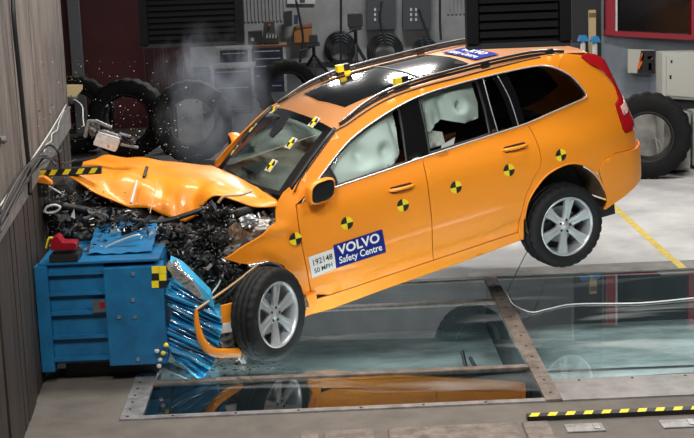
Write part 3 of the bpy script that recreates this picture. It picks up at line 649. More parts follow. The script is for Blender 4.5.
target(fender, None, .055, lambda u, v: Vector((.478+u, -(S(.478+u, .828+v)+.02), .828+v)))
target(fender, None, .045, lambda u, v: Vector((.193+u, -(S(.193+u, .732+v)-.045), .735+v)))
al = [(0.069, 0.705), (0.172, 0.70), (0.256, 0.69), (0.345, 0.622), (0.398, 0.482), (0.430, 0.27), (.47, .13)]
MB().tube(smooth_curve([(x-.012, -(S(x, z)-.012), z-.008) for x, z in al], 5), .016, 7).build('arch_liner', 'foil', car, True)
HA = [(0.4, 0.7, 1.18), (0.2, 0.7, 1.25), (0.02, 0.7, 1.31), (-0.15, 0.7, 1.37), (-0.33, 0.7, 1.43), (-0.5, 0.65, 1.48), (-0.63, 0.6, 1.5), (-0.78, 0.5, 1.51)]
HB = [(0.43, 0.1, 1.17), (0.25, 0.15, 1.24), (0.05, 0.2, 1.3), (-0.13, 0.25, 1.35), (-0.32, 0.3, 1.40), (-0.51, 0.3, 1.45), (-0.68, 0.3, 1.49), (-0.87, 0.3, 1.52)]
HC = [(0.48, -0.4, 1.13), (0.29, -0.4, 1.19), (0.11, -0.35, 1.285), (-0.07, -0.3, 1.30), (-0.25, -0.2, 1.34), (-0.44, -0.1, 1.40), (-0.66, 0.0, 1.455), (-0.93, 0.1, 1.53)]
HD0 = [(0.485, -0.66, 1.10), (0.29, -0.62, 1.15), (-.01, -0.52, 1.30), (-0.16, -0.42, 1.21), (-0.31, -0.34, 1.22), (-0.50, -0.22, 1.31), (-0.76, -0.10, 1.42), (-1.0, 0.0, 1.535)]
HD = [(0.48, -0.72, 1.05), (0.28, -0.72, 1.10), (-0.02, -0.62, 1.26), (-0.2, -0.5, 1.09), (-0.35, -0.4, 1.06), (-0.55, -0.3, 1.20), (-0.84, -0.2, 1.35), (-1.04, -0.05, 1.53)]
cols = [smooth_curve([r[i] for r in (HA, HB, HC, HD0, HD)], 5) for i in range(8)]
nr = len(cols[0]); rows_ = [smooth_curve([c[j] for c in cols], 7) for j in range(nr)]
for j, r in enumerate(rows_):
    for i, p in enumerate(r):
        e = i/len(r); k = .012+.030*e
        ridge = .055*(abs(math.sin(e*11+j*.22))-.5)*max(0, min(1, (e-.35)*2.5))*(.35+.9*j/nr)
        fk = max(0, j/nr-.35)*max(0, min(1, (e-.25)*3)); fold = .05*fk*((1-abs(nz(Vector((e*9, j*.10, 1)), 1.0))*2.2)-.5)
        rows_[j][i] = p+Vector((0, -fold, fold*.6))+Vector((0, 0, 1))*(nz(p, 4.5)*k+ridge)+Vector((0, nz(p+Vector((3, 3, 3)), 5)*k*1.2, 0))
hood = quadsurf('hood', rows_, 'paint', car)
mo = hood.modifiers.new('sheet', 'SOLIDIFY'); mo.thickness = .012; mo.offset = -1
for (xa, ya, yla), (xb, yb, ylb), r, m in (((137, 181, -.2), (131, 203, -.34), .012, 'debris_pale'), ((147, 167, .1), (144, 177, 0), .014, 'debris_black'), ((157, 180, -.2), (150, 213, -.42), .004, 'copper')):
    MB().tube([carpt(xa, ya, yla-.10), carpt(xb, yb, ylb-.10)], r, 6).build('torn_strip', m, car)
def lump(name, c, r, m, par, seed, amp=.35, fr=3.0, sub=3):
    bm = bmesh.new(); bmesh.ops.create_icosphere(bm, subdivisions=sub, radius=1)
    for v in bm.verts:
        d = v.co.normalized(); k = 1+amp*nz(d*1.0+Vector((seed, seed*.7, 0)), fr)+.5*amp*abs(nz(d+Vector((0, seed, 2)), fr*2.3)); v.co = Vector(c)+Vector((d.x*r[0], d.y*r[1], d.z*r[2]))*k
    me = bpy.data.meshes.new(name); bm.to_mesh(me); bm.free(); return link(name, me, m, par)
def clump(name, px, py, yl, r, m, seed, **k): return lump(name, carpt(px, py, yl), r, m, car, seed, **k)
clump('engine_block', 225, 225, -.20, (.34, .42, .30), 'black', 1.3)
clump('engine_block', 175, 238, -.25, (.30, .40, .22), 'black', 2.1)
clump('crushed_radiator', 125, 225, -.05, (.36, .32, .20), 'black', 3.7)
clump('crushed_radiator', 78, 212, .15, (.26, .25, .26), 'black', 5.2)
clump('transmission', 215, 275, -.30, (.30, .35, .28), 'black', 6.4)
clump('bulkhead', 262, 222, -.45, (.20, .2, .17), 'black', 8.4)
clump('gearbox_cover', 257, 232, -.78, (.13, .06, .10), 'brown_metal', 4.2, amp=.5)
clump('alternator', 249, 221, -.83, (.07, .05, .05), 'steel', 9.1, amp=.5)
clump('pump', 262, 243, -.87, (.06, .05, .05), 'steel', 11.1, amp=.6)
clump('bracket', 243, 250, -.84, (.13, .05, .08), 'debris_grey', 12.7, amp=.7)
clump('inner_fender', 238, 238, -.80, (.07, .05, .12), 'brown_metal', 13.9, amp=.5)
st = MB().lathe([(.02, -.035), (.05, -.03), (.085, 0), (.09, .02), (.07, .03)], 20, Matrix.Translation(carpt(243, 211, -.62)) @ Matrix.Rotation(1.2, 4, 'X') @ Matrix.Scale(1.5, 4, (1, 0, 0))).build('strut_tower', 'debris_grey', car, True)
MB().lathe([(0, 0), (.035, 0), (.04, .02)], 14, Matrix.Translation(carpt(242, 210, -.66)) @ Matrix.Rotation(1.2, 4, 'X')).build('strut_nut', 'black', car, True)
def hose(pts, r, m, name='hose'): return MB().tube(smooth_curve([carpt(*p) for p in pts], 6), r, 7).build(name, m, car, True)
hose([(218, 203, -.75), (225, 196, -.78), (240, 195, -.80), (252, 191, -.80)], .012, 'copper', 'torn_wire')
hose([(262, 212, -.72), (268, 222, -.76), (267, 232, -.78)], .022, 'black'); hose([(271, 214, -.72), (276, 226, -.75), (270, 236, -.78)], .018, 'black')
hose([(258, 213, -.72), (261, 223, -.76), (259, 232, -.78)], .014, 'steel')
hose([(196, 310, -1.38), (225, 290, -1.02), (245, 275, -.98), (258, 264, -.95)], .010, 'copper', 'torn_wire')
hose([(196, 312, -1.38), (222, 299, -1.02), (243, 279, -.98), (259, 266, -.95)], .012, 'black', 'torn_wire')
hose([(60, 205, -.1), (95, 212, -.2), (120, 224, -.3), (150, 226, -.45), (185, 232, -.6)], .03, 'black')
hose([(130, 219, -.4), (160, 222, -.5), (195, 212, -.6), (215, 205, -.6)], .022, 'black')
hose([(40, 182, .2), (60, 193, .1), (72, 207, 0), (85, 240, -.1)], .008, 'offwhite', 'torn_wire')
hose([(228, 262, -.8), (218, 285, -.95), (206, 300, -1.0)], .008, 'offwhite', 'torn_wire')
clump('turbo_housing', 255, 246, -.86, (.06, .04, .045), 'brown_metal', 21.3, amp=.6); clump('hose_joint', 270, 224, -.80, (.045, .04, .05), 'debris_grey', 22.3, amp=.6); clump('valve_cover', 262, 226, -.82, (.07, .04, .05), 'debris_pale', 23.9, amp=.7)
rs_ = random.Random(21)
for (x0, y0, x1, y1, l0, l1), cnt in (((62, 208, 130, 236, -.5, -.3), 9), ((130, 222, 200, 252, -.78, -.6), 9), ((185, 215, 230, 262, -.9, -.75), 5)):
    for _ in range(cnt):
        c = carpt(rs_.uniform(x0, x1), rs_.uniform(y0, y1), rs_.uniform(l0, l1)); L_, H_ = rs_.uniform(.08, .22), rs_.uniform(.025, .06); a_ = rs_.uniform(-.5, .5); nx = 7
        pts = [[c+Vector((math.cos(a_)*L_*(i/(nx-1)-.5), .05*nz((i*.6, j, c.x*9), 1.0), math.sin(a_)*L_*(i/(nx-1)-.5)+H_*(j/3-.5)+.02*nz((i*.5, j*.5, c.z*7), 1.0))) for i in range(nx)] for j in range(4)]
        quadsurf('crumpled_sheet', pts, rs_.choice(('dark_grey', 'debris_grey', 'black', 'black_gloss')), car)
# torn shards packed into the crushed bay
def shards(name, n, box, m, par, smin, smax, seed, local=True):
    rr = random.Random(seed); mb = MB()
    for _ in range(n):
        x0, y0, x1, y1, l0, l1 = rr.choice(box); px, py = rr.uniform(x0, x1), rr.uniform(y0, y1); c = carpt(px, py, rr.uniform(l0, l1))
        s = rr.uniform(smin, smax); q = Matrix.Rotation(rr.uniform(0, 6.28), 3, Vector((rr.gauss(0, 1), rr.gauss(0, 1), rr.gauss(0, 1))))
        l, w_ = s*rr.uniform(.8, 2.6), s*rr.uniform(.3, .9)
        vs = [c+q @ Vector(p) for p in ((-l, -w_, 0), (l*.2, -w_*rr.uniform(.3, 1.2), s*.3), (l, w_*.2, -s*.1), (l*.3, w_, s*.25), (-l*.8, w_*.7, -s*.2), (0, 0, -s*.25))]
        mb.add(vs, [(0, 1, 4), (1, 3, 4), (1, 2, 3), (0, 5, 1), (1, 5, 2), (2, 5, 3), (3, 5, 4), (4, 5, 0)])
    o = mb.build(name, m, par, recalc=False); o['kind'] = 'stuff'; return o
BAY = [(75, 244, 150, 262, -.75, -.55), (48, 190, 100, 240, -.25, .1), (90, 210, 140, 245, -.45, -.2), (135, 224, 215, 262, -.75, -.4), (200, 205, 236, 262, -.85, -.6), (228, 200, 275, 215, -.6, -.4), (165, 250, 228, 300, -1.0, -.6), (100, 225, 200, 255, -.65, -.4), (215, 262, 240, 300, -.95, -.7)]
shards('torn_black_plastic', 1300, BAY, 'debris_black', car, .007, .030, 3)
shards('torn_grey_metal', 900, BAY, 'debris_grey', car, .005, .020, 4)
shards('torn_pale_fragments', 520, BAY, 'debris_pale', car, .003, .011, 5)
shards('orange_chips', 40, BAY, 'paint', car, .004, .010, 6)
# loose trim at the near front corner
tr = MB(); path = smooth_curve([carpt(196.5, 310, -1.40), carpt(198, 327, -1.40), carpt(204, 344, -1.38), carpt(216, 353, -1.34), carpt(242, 353, -1.24)], 6); hw = .026
for i, p in enumerate(path):
    t_ = (path[min(i+1, len(path)-1)]-path[max(i-1, 0)]).normalized(); s_ = t_.cross(Vector((0, 1, 0))).normalized()*lerp([(0, .010), (.5, .032), (1, .036)], i/len(path))
    tr.v += [tuple(p+s_), tuple(p-s_), tuple(p-s_+Vector((0, .03, 0))), tuple(p+s_+Vector((0, .03, 0)))]
for i in range(len(path)-1):
    a = i*4; tr.f += [(a+k, a+(k+1) % 4, a+4+(k+1) % 4, a+4+k) for k in range(4)]; tr.mi += [0]*4
tr.build('arch_trim', 'paint', car, True)
MB().prism([carpt(*p, -1.18) for p in ((221, 306), (237, 302), (240, 326), (222, 330))], (0, .02, 0)).build('bumper_fragment', 'paint', car)
MB().prism([carpt(*p, -1.19) for p in ((221, 324), (241, 321), (241, 330), (219, 334))], (0, .02, 0)).build('bumper_fragment', 'white', car)
lump('wheel_liner', carpt(228, 343, -1.12), (.10, .08, .09), 'debris_grey', car, 3.3, amp=.8)
lump('wheel_liner', carpt(240, 352, -1.15), (.04, .05, .08), 'debris_grey', car, 7.3, amp=.8)
MB().prism([carpt(*p, -.97) for p in ((300, 300), (316, 292), (318, 306), (304, 318), (296, 321))], (0, .05, 0)).build('sill_fragment', 'paint', car)
lump('sill_fragment', carpt(301, 302, -.99), (.05, .04, .06), 'brown_metal', car, 2.9, amp=.8)
# ==================================================================== IMPACT BARRIER
BY = 10.85
ba = empty('impact_barrier', at(100, 380, BY)); tag(ba, 'blue steel crash barrier block with ribbed recess, bolted to the planked wall', 'crash barrier')
def rel(o): o.location = -ba.location; o.parent = ba; return o
LX, MX, RX = max(at(36, 320, BY).x, -2.185), at(107, 320, BY).x, at(165, 320, BY).x
ZB, ZT, ZF = at(38, 373, BY).z, at(60, 266, BY).z, at(135, 267, BY).z
def bb(n, a, c, m='blue', bevel=.005): return rel(MB().box(a, c).build(n, m, None, bevel=bevel))
bb('side_column', (LX, BY, ZB), (LX+.10, BY+.12, ZT)); bb('recess_back', (LX+.10, BY+.055, ZB+.05), (MX, BY+.2, ZT))
bb('body', (LX+.04, BY+.2, ZB+.05), (RX-.02, BY+.9, ZT-.02))
for py in (274, 294.5, 314, 338, 360):
    z = at(75, py, BY).z; bb('rib', (LX+.10, BY+.012, z-.016), (MX, BY+.055, z+.016))
bb('face_plate', (MX, BY-.02, ZB+.035), (RX, BY+.2, ZF)); bb('top_plate', (LX+.03, BY+.02, ZT), (RX-.02, BY+1.0, ZT+.02))
bb('under_block', (LX+.15, BY+.2, .001), (RX-.1, BY+.8, ZB+.05), 'black')
for px, py in ((133, 274), (119, 317), (135, 317), (138, 359), (133, 300)):
    p = at(px, py, BY-.02); rel(MB().lathe([(0, -.012), (.014, -.012), (.016, 0)], 8, Matrix.Translation(p)).build('bolt', 'steel', None))
# bent top sheet
bs = MB(); ro = []
for j in range(7):
    ro.append([Vector((-1.80+.062*i, BY+.22+.09*j, ZT+.035+.022*j+.006*math.sin(i*1.1+j*.6)+.02*nz((i, j, 0), .7))) for i in range(9)])
o = quadsurf('bent_sheet', ro, 'blue', None); rel(o)
# target sticker and grey tag
stk = empty('target_sticker'); stk.parent = ba
for i in range(2):
    for j in range(3):
        A = at(152+7*i, 288-7.3*j, BY-.025); B_ = at(159+7*i, 288-7.3*(j+1), BY-.025)
        o = MB().box((A.x, BY-.026, A.z), (B_.x, BY-.021, B_.z)).build('target_square', 'black' if (i, j) in ((0, 1), (1, 0)) else 'yellow'); o.location = -ba.location; o.parent = stk
A, B_ = at(94, 312, BY+.02), at(106, 299, BY+.02); bb('tag_plate', (A.x, BY-.005, A.z), (B_.x, BY+.0, B_.z), 'debris_grey', .001)
A, B_ = at(101, 307, BY+.02), at(105, 301, BY+.02); bb('tag_mark', (A.x, BY-.008, A.z), (B_.x, BY-.0055, B_.z), 'red_plastic', .001)
# crushed honeycomb: a stack of folded sheets
LE = smooth_curve([(173, 283, 0), (163, 298, 0), (172, 312, 0), (168, 328, 0), (166, 342, 0), (176, 362, 0)], 6)
RE_ = smooth_curve([(213, 309, 0), (222, 322, 0), (220, 338, 0), (217, 350, 0), (214, 362, 0), (201, 381, 0)], 6)
NS = 17
for i in range(NS):
    t0, t1 = i/NS, (i+.93)/NS
    def pk(L, t): k = t*(len(L)-1); a = int(k); return L[a].lerp(L[min(a+1, len(L)-1)], k-a)
    a0, a1, c0, c1 = pk(LE, t0), pk(LE, t1), pk(RE_, t0), pk(RE_, t1); F_ = []; K = []
    dy = .03*math.sin(i*2.1)+R_.uniform(-.012, .012)
    for s_ in range(7):
        u = s_/6; top = a0.lerp(c0, u); bot = a1.lerp(c1, u); wv = .5*math.sin(u*5+i)
        Yf = BY+.12+dy+.06*abs(u-.45)+.02*math.sin(u*9+i*1.7)
        F_.append((at(top.x, top.y+wv, Yf+.01), at((top.x+bot.x)/2, top.y*.5+bot.y*.5+wv, Yf-.028), at(bot.x, bot.y+wv, Yf+.01), Yf))
    mb = MB()
    for p, q_, r_, Yf in F_: mb.v += [tuple(p), tuple(q_), tuple(r_), tuple(r_+Vector((0, .34, .0))), tuple(p+Vector((0, .34, .0)))]
    for s_ in range(6):
        for k in range(5): mb.f.append((s_*5+k, s_*5+(k+1) % 5, s_*5+5+(k+1) % 5, s_*5+5+k)); mb.mi.append(0)
    mb.f += [(0, 1, 2, 3, 4), (34, 33, 32, 31, 30)]; mb.mi += [0, 0]
    if i % 4 != 3: mb.tube([q_+Vector((0, -.001, .002)) for p, q_, r_, Yf in F_[(i % 2):6+(i % 2)]], .0035, 5, mi=1)  # bright tubes put in as highlights along the folds
    rel(mb.build('honeycomb_sheet', ['blue_light', 'foil'], None))
for i, pts in enumerate((((167, 268), (175, 266), (192, 282), (205, 300), (198, 298), (176, 280)), ((170, 262), (182, 268), (210, 296), (214, 308), (205, 303), (184, 282)), ((160, 366), (186, 378), (192, 381), (170, 372), (158, 374)))):
    rel(MB().prism([at(x, y_, BY+.10+.05*i) for x, y_ in pts], (0, .10, .03)).build('torn_foil', ('foil', 'blue_light', 'debris_grey')[i], None))
for i, (x, y_) in enumerate(((160, 360), (163, 353), (157, 351), (166, 345), (159, 366))): rel(lump('foil_scrap', at(x, y_, BY-.05), (.02, .02, .018), ('offwhite', 'yellow')[i % 2 == 1], None, i+.5, sub=1))
# ---- things on and above the barrier
rd = empty('lamp_unit', at(64, 262, BY+.05)); tag(rd, 'broken red lamp unit in a black tray on the blue barrier', 'lamp')
A, B_ = at(50, 262, BY+.05), at(78, 251, BY+.05)
o = MB().box((A.x, BY+.02, ZT+.022), (B_.x, BY+.25, ZT+.08)).build('tray', 'black', None, bevel=.006); o.location = -rd.location; o.parent = rd
o = MB().prism([Vector((p.x, BY+.04, p.z)) for p in (at(50, 250, BY+.05), at(76, 250, BY+.05), at(76, 243, BY+.05), at(62, 243, BY+.05), at(57, 236, BY+.05), at(51, 239, BY+.05))], (0, .16, 0)).build('lens', 'red_plastic', None, bevel=.006); o.location = -rd.location; o.parent = rd
o = MB().tube(smooth_curve([at(46, 248, BY+.1), at(49, 238, BY+.1), at(55, 240, BY+.1), at(50, 246, BY+.1)], 4), .008, 6).build('wire', 'yellow', None); o.location = -rd.location; o.parent = rd
def wtag(o, label, cat, group=None): return tag(o, label, cat, group)
# striped boom
hb = empty('striped_boom', at(36, 172, 11.75)); tag(hb, 'black and yellow striped boom jutting from the planked wall above the hood', 'boom')
def hbq(n, q, ya, yb, m):
    o = MB().prism([at(x, y_, 11.75)+Vector((0, ya, 0)) for x, y_ in q], (0, yb-ya, 0)).build(n, m, None); o.location = -hb.location; o.parent = hb
hbq('bar', [(36, 177), (101, 174), (101, 167), (36, 170)], 0, .06, 'black')
for x in (39, 50, 63.5, 77, 90):
    d = 3.2*(x-36)/65; hbq('stripe', [(x-1.5, 176-d), (x+4.5, 175.7-d), (x+8, 170.4-d), (x+2, 170.6-d)], -.003, 0, 'yellow')
cl = empty('clamp_box', at(42, 197, 11.6)); tag(cl, 'small black box under a torn orange shard beside the planked wall', 'box')
for n, q, m in (('case', [(38, 197), (47, 197), (47, 184), (38, 184)], 'black'), ('shard', [(32, 181), (36, 177), (44, 177), (51, 182), (52, 185), (46, 184), (36, 183)], 'paint')):
    o = MB().prism([at(x, y_, 11.6) for x, y_ in q], (0, .08, .0)).build(n, m, None, bevel=.004); o.location = -cl.location; o.parent = cl
# instrument box over the hood
ib = empty('instrument_box', at(107, 145, 12.2)); tag(ib, 'small white instrument box with torn brackets flying above the hood', 'box')
def ibq(n, q, m, th=.12, Y=12.15, bev=.004):
    o = MB().prism([at(x, y_, Y) for x, y_ in q], (0, th, 0)).build(n, m, None, bevel=bev); o.location = -ib.location; o.parent = ib
ibq('case', [(93, 145), (115, 152), (120, 140), (97, 133)], 'offwhite'); ibq('marking', [(107, 146), (109, 146.5), (109.5, 145), (107.5, 144.5)], 'orange_print', .004, 12.14, 0)
for q in ([(83, 137), (86, 138), (90, 121), (87, 120)], [(87, 120), (96, 120), (112, 127), (111, 129), (95, 123), (88, 122)], [(96, 131), (118, 137), (122, 140), (120, 136), (104, 130)], [(121, 143), (138, 147), (138, 149), (120, 146)], [(119, 133), (131, 136), (130, 138), (119, 135)]): ibq('bracket', q, 'steel', .05)
o = lump('motor', at(93, 128, 12.2), (.05, .05, .06), 'debris_grey', None, 1.1, amp=.5); o.location = -ib.location; o.parent = ib
o = lump('motor', at(128, 141, 12.2), (.06, .05, .04), 'black', None, 2.1, amp=.5); o.location = -ib.location; o.parent = ib
# wall cables and fixings
def cable(name, pts, r, m, label, cat='cable', group=None):
    return tag(MB().tube(smooth_curve(pts, 6), r, 7).build(name, m, None, True), label, cat, group)
cable('power_cable', [onwall(x, y_, .05) for x, y_ in ((12.5, -15), (14, 20), (20, 80), (26, 140), (29, 168), (30, 195))], .018, 'black', 'thick black cable hanging straight down the planked wall')
cable('hose_bundle', [onwall(x, y_, t_) for x, y_, t_ in ((0, 213, .05), (18, 178, .05), (40, 152, .08), (50, 145, .14), (58, 152, .2), (60, 168, .2))], .010, 'black', 'black hose looping along the grey band of the wall', group='wall hoses')
cable('hose_bundle', [onwall(x, y_, t_) for x, y_, t_ in ((0, 232, .05), (18, 200, .05), (33, 172, .05), (48, 160, .09), (62, 150, .12))], .008, 'dark_grey', 'dark grey hose running under the black hose on the wall', group='wall hoses')
for pts_, lab_ in ((((8, 216, .04), (24, 184, .06), (36, 168, .1), (44, 158, .18), (52, 160, .2)), 'black hose bending down towards the striped boom'), (((0, 224, .04), (20, 186, .06), (34, 160, .08), (46, 156, .15), (56, 166, .22)), 'black hose passing behind the striped boom'), (((28, 178, .05), (38, 160, .09), (50, 158, .14), (64, 163, .2), (76, 160, .25)), 'black hose reaching over the striped boom to the hood')):
    cable('hose_bundle', [onwall(*p) for p in pts_], .008, 'black', lab_, group='wall hoses')
cable('white_wire', [onwall(x, y_, .03) for x, y_ in ((0, 206), (28, 165), (50, 132), (66, 105))], .006, 'offwhite', 'thin white wire running along the ledge of the wall', 'wire')
cable('white_wire', [onwall(x, y_, .03) for x, y_ in ((64, 110), (59, 122), (57, 130), (52, 134), (51, 141), (46, 145), (44, 152))], .005, 'offwhite', 'thin wavy white wire below the wall ledge', 'wire')
cable('white_wire', [at(74, 99, 13.6), at(82, 106, 13.2), at(83, 118, 12.9), at(84, 126, 12.6)], .005, 'offwhite', 'thin white wire dropping to the instrument box', 'wire')
sg_ = empty('bracket_plate', at(76, 98, 14.6)); tag(sg_, 'tan metal plate on the end of the planked wall', 'plate')
o = MB().prism([at(x, y_, 14.83) for x, y_ in ((64, 97), (76, 97), (82, 90), (82, 85), (64, 85))], (0, .05, 0)).build('plate', 'tan', None, bevel=.004); o.location = -sg_.location; o.parent = sg_
o = lump('fixing', at(72, 99, 14.86), (.06, .04, .05), 'dark_grey', None, 4.4); o.location = -sg_.location; o.parent = sg_
for i, (x, y_) in enumerate(((3, 140),)):
    cl2 = lump('wall_clip', onwall(x, y_, .02), (.02, .04, .025), 'debris_grey', None, 2.2); tag(cl2, 'small crumpled metal clip on the grey planks of the wall', 'clip')
cable('loose_wire', [fl(507, 290, .012), fl(512, 303, .012), fl(530, 312, .012), fl(548, 309, .012), fl(575, 304, .012), fl(640, 303, .012), fl(694, 298, .012), fl(715, 297, .012)], .006, 'white', 'thin white wire curling over the glass floor', 'wire')
cable('loose_wire', [fl(553, 208, .3)*1.0, at(528, 250, 13.4), fl(508, 290, .012)], .004, 'black', 'thin dark wire hanging from the rear wheel to the floor', 'wire')
# flying chips, too many and small to count
def chips(name, n, box, m, smin, smax, seed, label):
    rr = random.Random(seed); mb = MB()
    for _ in range(n):
        x0, y0, x1, y1, l0, l1 = rr.choice(box); c = at(rr.uniform(x0, x1), rr.uniform(y0, y1), rr.uniform(l0, l1)); s = .75*rr.uniform(smin, smax)*rr.uniform(.5, 1)
        c.x = max(c.x, -2.10-.077*(c.y-9.69)+.06)
        q = Matrix.Rotation(rr.uniform(0, 6.28), 3, Vector((rr.gauss(0, 1), rr.gauss(0, 1), rr.gauss(0, 1)))); e = rr.uniform(1, 2.5)
        mb.add([c+q @ Vector(p)*s for p in ((-e, -1, 0), (e, -.6, .3), (.4*e, 1, 0), (0, 0, .8))], [(0, 1, 2), (0, 1, 3), (1, 2, 3), (2, 0, 3)])
    return tag(mb.build(name, m, None, recalc=False), label, 'debris', kind='stuff')
AIR = [(75, 60, 215, 165, 11.5, 13.5), (95, 95, 190, 160, 11.5, 13), (35, 170, 130, 262, 11.2, 11.9), (20, 60, 90, 200, 11.3, 12.5), (100, 200, 240, 300, 11.0, 11.5)]
chips('flying_chips', 380, AIR, 'debris_pale', .003, .008, 11, 'pale glass and plastic chips flying around the crushed front')
chips('flying_chips', 160, AIR, 'yellow', .002, .006, 12, 'yellow and amber chips flying around the crushed front')
chips('flying_chips', 300, AIR, 'debris_black', .004, .012, 13, 'black plastic chips flying around the crushed front')
rr = random.Random(5); mb = MB()
for _ in range(260):
    p = fl(rr.triangular(150, 300), rr.triangular(345, 385), .012); s = rr.uniform(.004, .014)
    if p.x > -1.2: mb.add([p+Vector((rr.uniform(-1, 1)*s*2, rr.uniform(-1, 1)*s*2, z_*s)) for z_ in (0, 0, 0, .8)], [(0, 1, 2), (0, 1, 3), (1, 2, 3), (2, 0, 3)])
tag(mb.build('floor_chips', 'debris_black', None, recalc=False), 'black chips scattered on the glass under the front wheel', 'debris', kind='stuff')
o = MB().tube(smooth_curve([at(x, y_, 11.45) for x, y_ in ((44, 212), (47, 207), (54, 205), (60, 207), (57, 211), (50, 213), (45, 212))], 5), .010, 6).build('torn_seal', 'offwhite', None, True); tag(o, 'pale torn rubber seal looped before the dark wall planks', 'seal')
o = MB().prism([at(x, y_, 11.4) for x, y_ in ((71, 217), (75, 219), (74, 210))], (0, .01, .01)).build('torn_shard', 'debris_pale'); tag(o, 'small pale triangular shard above the blue barrier', 'shard')
o = MB().tube(smooth_curve([at(x, y_, 11.2) for x, y_ in ((100, 251), (115, 243), (133, 236), (140, 235))], 5), [.004]+[.010]*14+[.006], 6).build('metal_strip', 'chrome', None, True); tag(o, 'thin bright metal strip lying across the top of the barrier', 'strip')
# ==================================================================== HALL EQUIPMENT
def bigtyre(px, py, Y, R0, rz, label, tilt=0, ri=.56):
    c = at(px, py, Y); t = empty('truck_tyre', (c.x, Y, 0), rz); tag(t, label, 'tyre', 'big worn tyres')
    w_ = .15; ri = R0*ri
    prof = [(ri, -w_*.7), (ri*1.08, -w_), (R0*.86, -w_*1.1), (R0*.97, -w_*.95), (R0, -w_*.8), (R0, w_*.8), (R0*.97, w_*.95), (R0*.86, w_*1.1), (ri*1.08, w_), (ri, w_*.7)]
    n = 64; vs = []
    for r, y_ in prof:
        for k in range(n): q_ = r-(.02 if (k % 3 == 0 and r > R0*.96) else 0); vs.append((q_*math.cos(2*math.pi*k/n), y_, q_*math.sin(2*math.pi*k/n)))
    m = len(prof); mb = MB(); mb.add(vs, [(i*n+k, i*n+(k+1) % n, ((i+1) % m)*n+(k+1) % n, ((i+1) % m)*n+k) for i in range(m) for k in range(n)])
    o = mb.build('tread_and_walls', 'rubber_old', t, True); o.location = (0, 0, R0); o.rotation_euler = (tilt, 0, 0)
    o2 = MB().lathe([(ri*1.04, -w_*.86), (ri*1.10, -w_*1.03), (ri*1.16, -w_*1.0)], 48).build('bead_ring', 'black', t, True); o2.location = (0, 0, R0); o2.rotation_euler = (tilt, 0, 0)
    return t
bigtyre(76, 110, 23.2, .62, .1, 'big black tyre beside the end of the planked wall')
bigtyre(128, 112, 22.4, .62, -.15, 'big black tyre leaning before the red partition, red seen through it')
bigtyre(191, 112, 21.8, .62, .1, 'big black tyre with a grey board behind its hole')
bigtyre(288, 105, 26.0, .56, .2, 'big black tyre behind the windscreen, beside the blue tool cabinet')
bigtyre(648, 130, 18.85, .565, -.25, 'big black tyre leaning on concrete blocks behind the tail light', ri=.52)
A = at(175, 130, 23.2); B_ = at(201, 88, 23.2)
bd = empty('grey_board', (A.x, 23.2, 0)); tag(bd, 'light grey board standing behind a big tyre', 'board')
MB().box((0, 0, 0), (B_.x-A.x, .04, B_.z)).build('sheet', 'cabinet_grey', bd, bevel=.004); MB().box((.02, -.02, .02), (.05, 0, B_.z-.02)).build('edge', 'dark_grey', bd)
# light banks hanging at the top
def bank(x0, x1, yb, Y, label):
    A, B_ = at(x0, yb, Y), at(x1, yb, Y); t = empty('light_bank', (A.x, Y, A.z)); tag(t, label, 'light bank', 'hanging light banks')
    W_ = B_.x-A.x; H_ = 1.1
    MB().box((0, 0, 0), (W_, .12, .045)).build('bottom_rail', 'black_matte', t, bevel=.005)
    MB().box((0, .02, .045), (W_, .12, H_)).build('housing', 'screen', t, bevel=.005)
    MB().box((0, -.03, .045), (.09, .02, H_)).build('side_rail', 'screen', t); MB().box((W_-.09, -.03, .045), (W_, .02, H_)).build('side_rail', 'screen', t)
    for i in range(9): z = .09+.066*i; MB().hexa([Vector(p) for p in ((.10, -.02, z), (W_-.10, -.02, z), (W_-.10, .018, z+.05), (.10, .018, z+.05), (.10, -.012, z), (W_-.10, -.012, z), (W_-.10, .022, z+.05), (.10, .022, z+.05))]).build('louvre', 'screen', t)
    for x in (.15, W_-.15): MB().tube([(x, .07, H_), (x, .07, H_+4)], .012, 6).build('hanger', 'black', t)
    return t
bank(141, 245, 49, 16.5, 'black louvred light bank hanging over the big tyres'); bank(467, 571, 50, 11.3, 'black louvred light bank hanging over the car tailgate')
# strip curtain
sc_ = empty('strip_curtain', at(165, 78, 25.2)); tag(sc_, 'dark strip curtain hanging beside the red partition', 'curtain')
for i in range(15):
    a = at(143+3.2*i, 45, 25.2); c = at(143+3.2*i+2.6, 76, 25.2); o = MB().box((a.x, 25.2+.03*(i % 2), c.z-1.2), (c.x, 25.215+.03*(i % 2), a.z+.4)).build('strip', ('black', 'dark_grey')[i % 3 == 0]); o.location = -sc_.location; o.parent = sc_
# tool cabinets and bench
def unit(name, x0, x1, yt, Y, D, label, cat, draws, top, m='tool_blue', ybot=None):
    A, B_ = at(x0, yt, Y), at(x1, yt, Y); t = empty(name, (A.x, Y, 0)); tag(t, label, cat); W_ = B_.x-A.x; H_ = A.z
    MB().box((0, 0, .05), (W_, D, H_-.05)).build('body', m, t, bevel=.006); MB().box((-.05, -.04, H_-.05), (W_+.05, D, H_)).build('top', top, t, bevel=.004)
    for x in (-.03, W_-.03): MB().box((x, -.03, 0), (x+.06, .02, H_-.05)).build('corner_post', 'steel', t)
    z = H_-.08
    for hgt in draws:
        d = MB().box((.05, -.025, z-hgt+.02), (W_-.05, 0, z)).build('drawer', m, t, bevel=.004); MB().box((.09, -.045, z-.05), (W_-.09, -.026, z-.03)).build('handle', 'steel', d); z -= hgt
    return t, H_, A
t, hz, A0 = unit('tool_bench', 250, 284, 46, 31, .7, 'wooden topped workbench with blue drawers below the rear wall', 'workbench', [.16, .16, .2, .22, .22], 'wood')
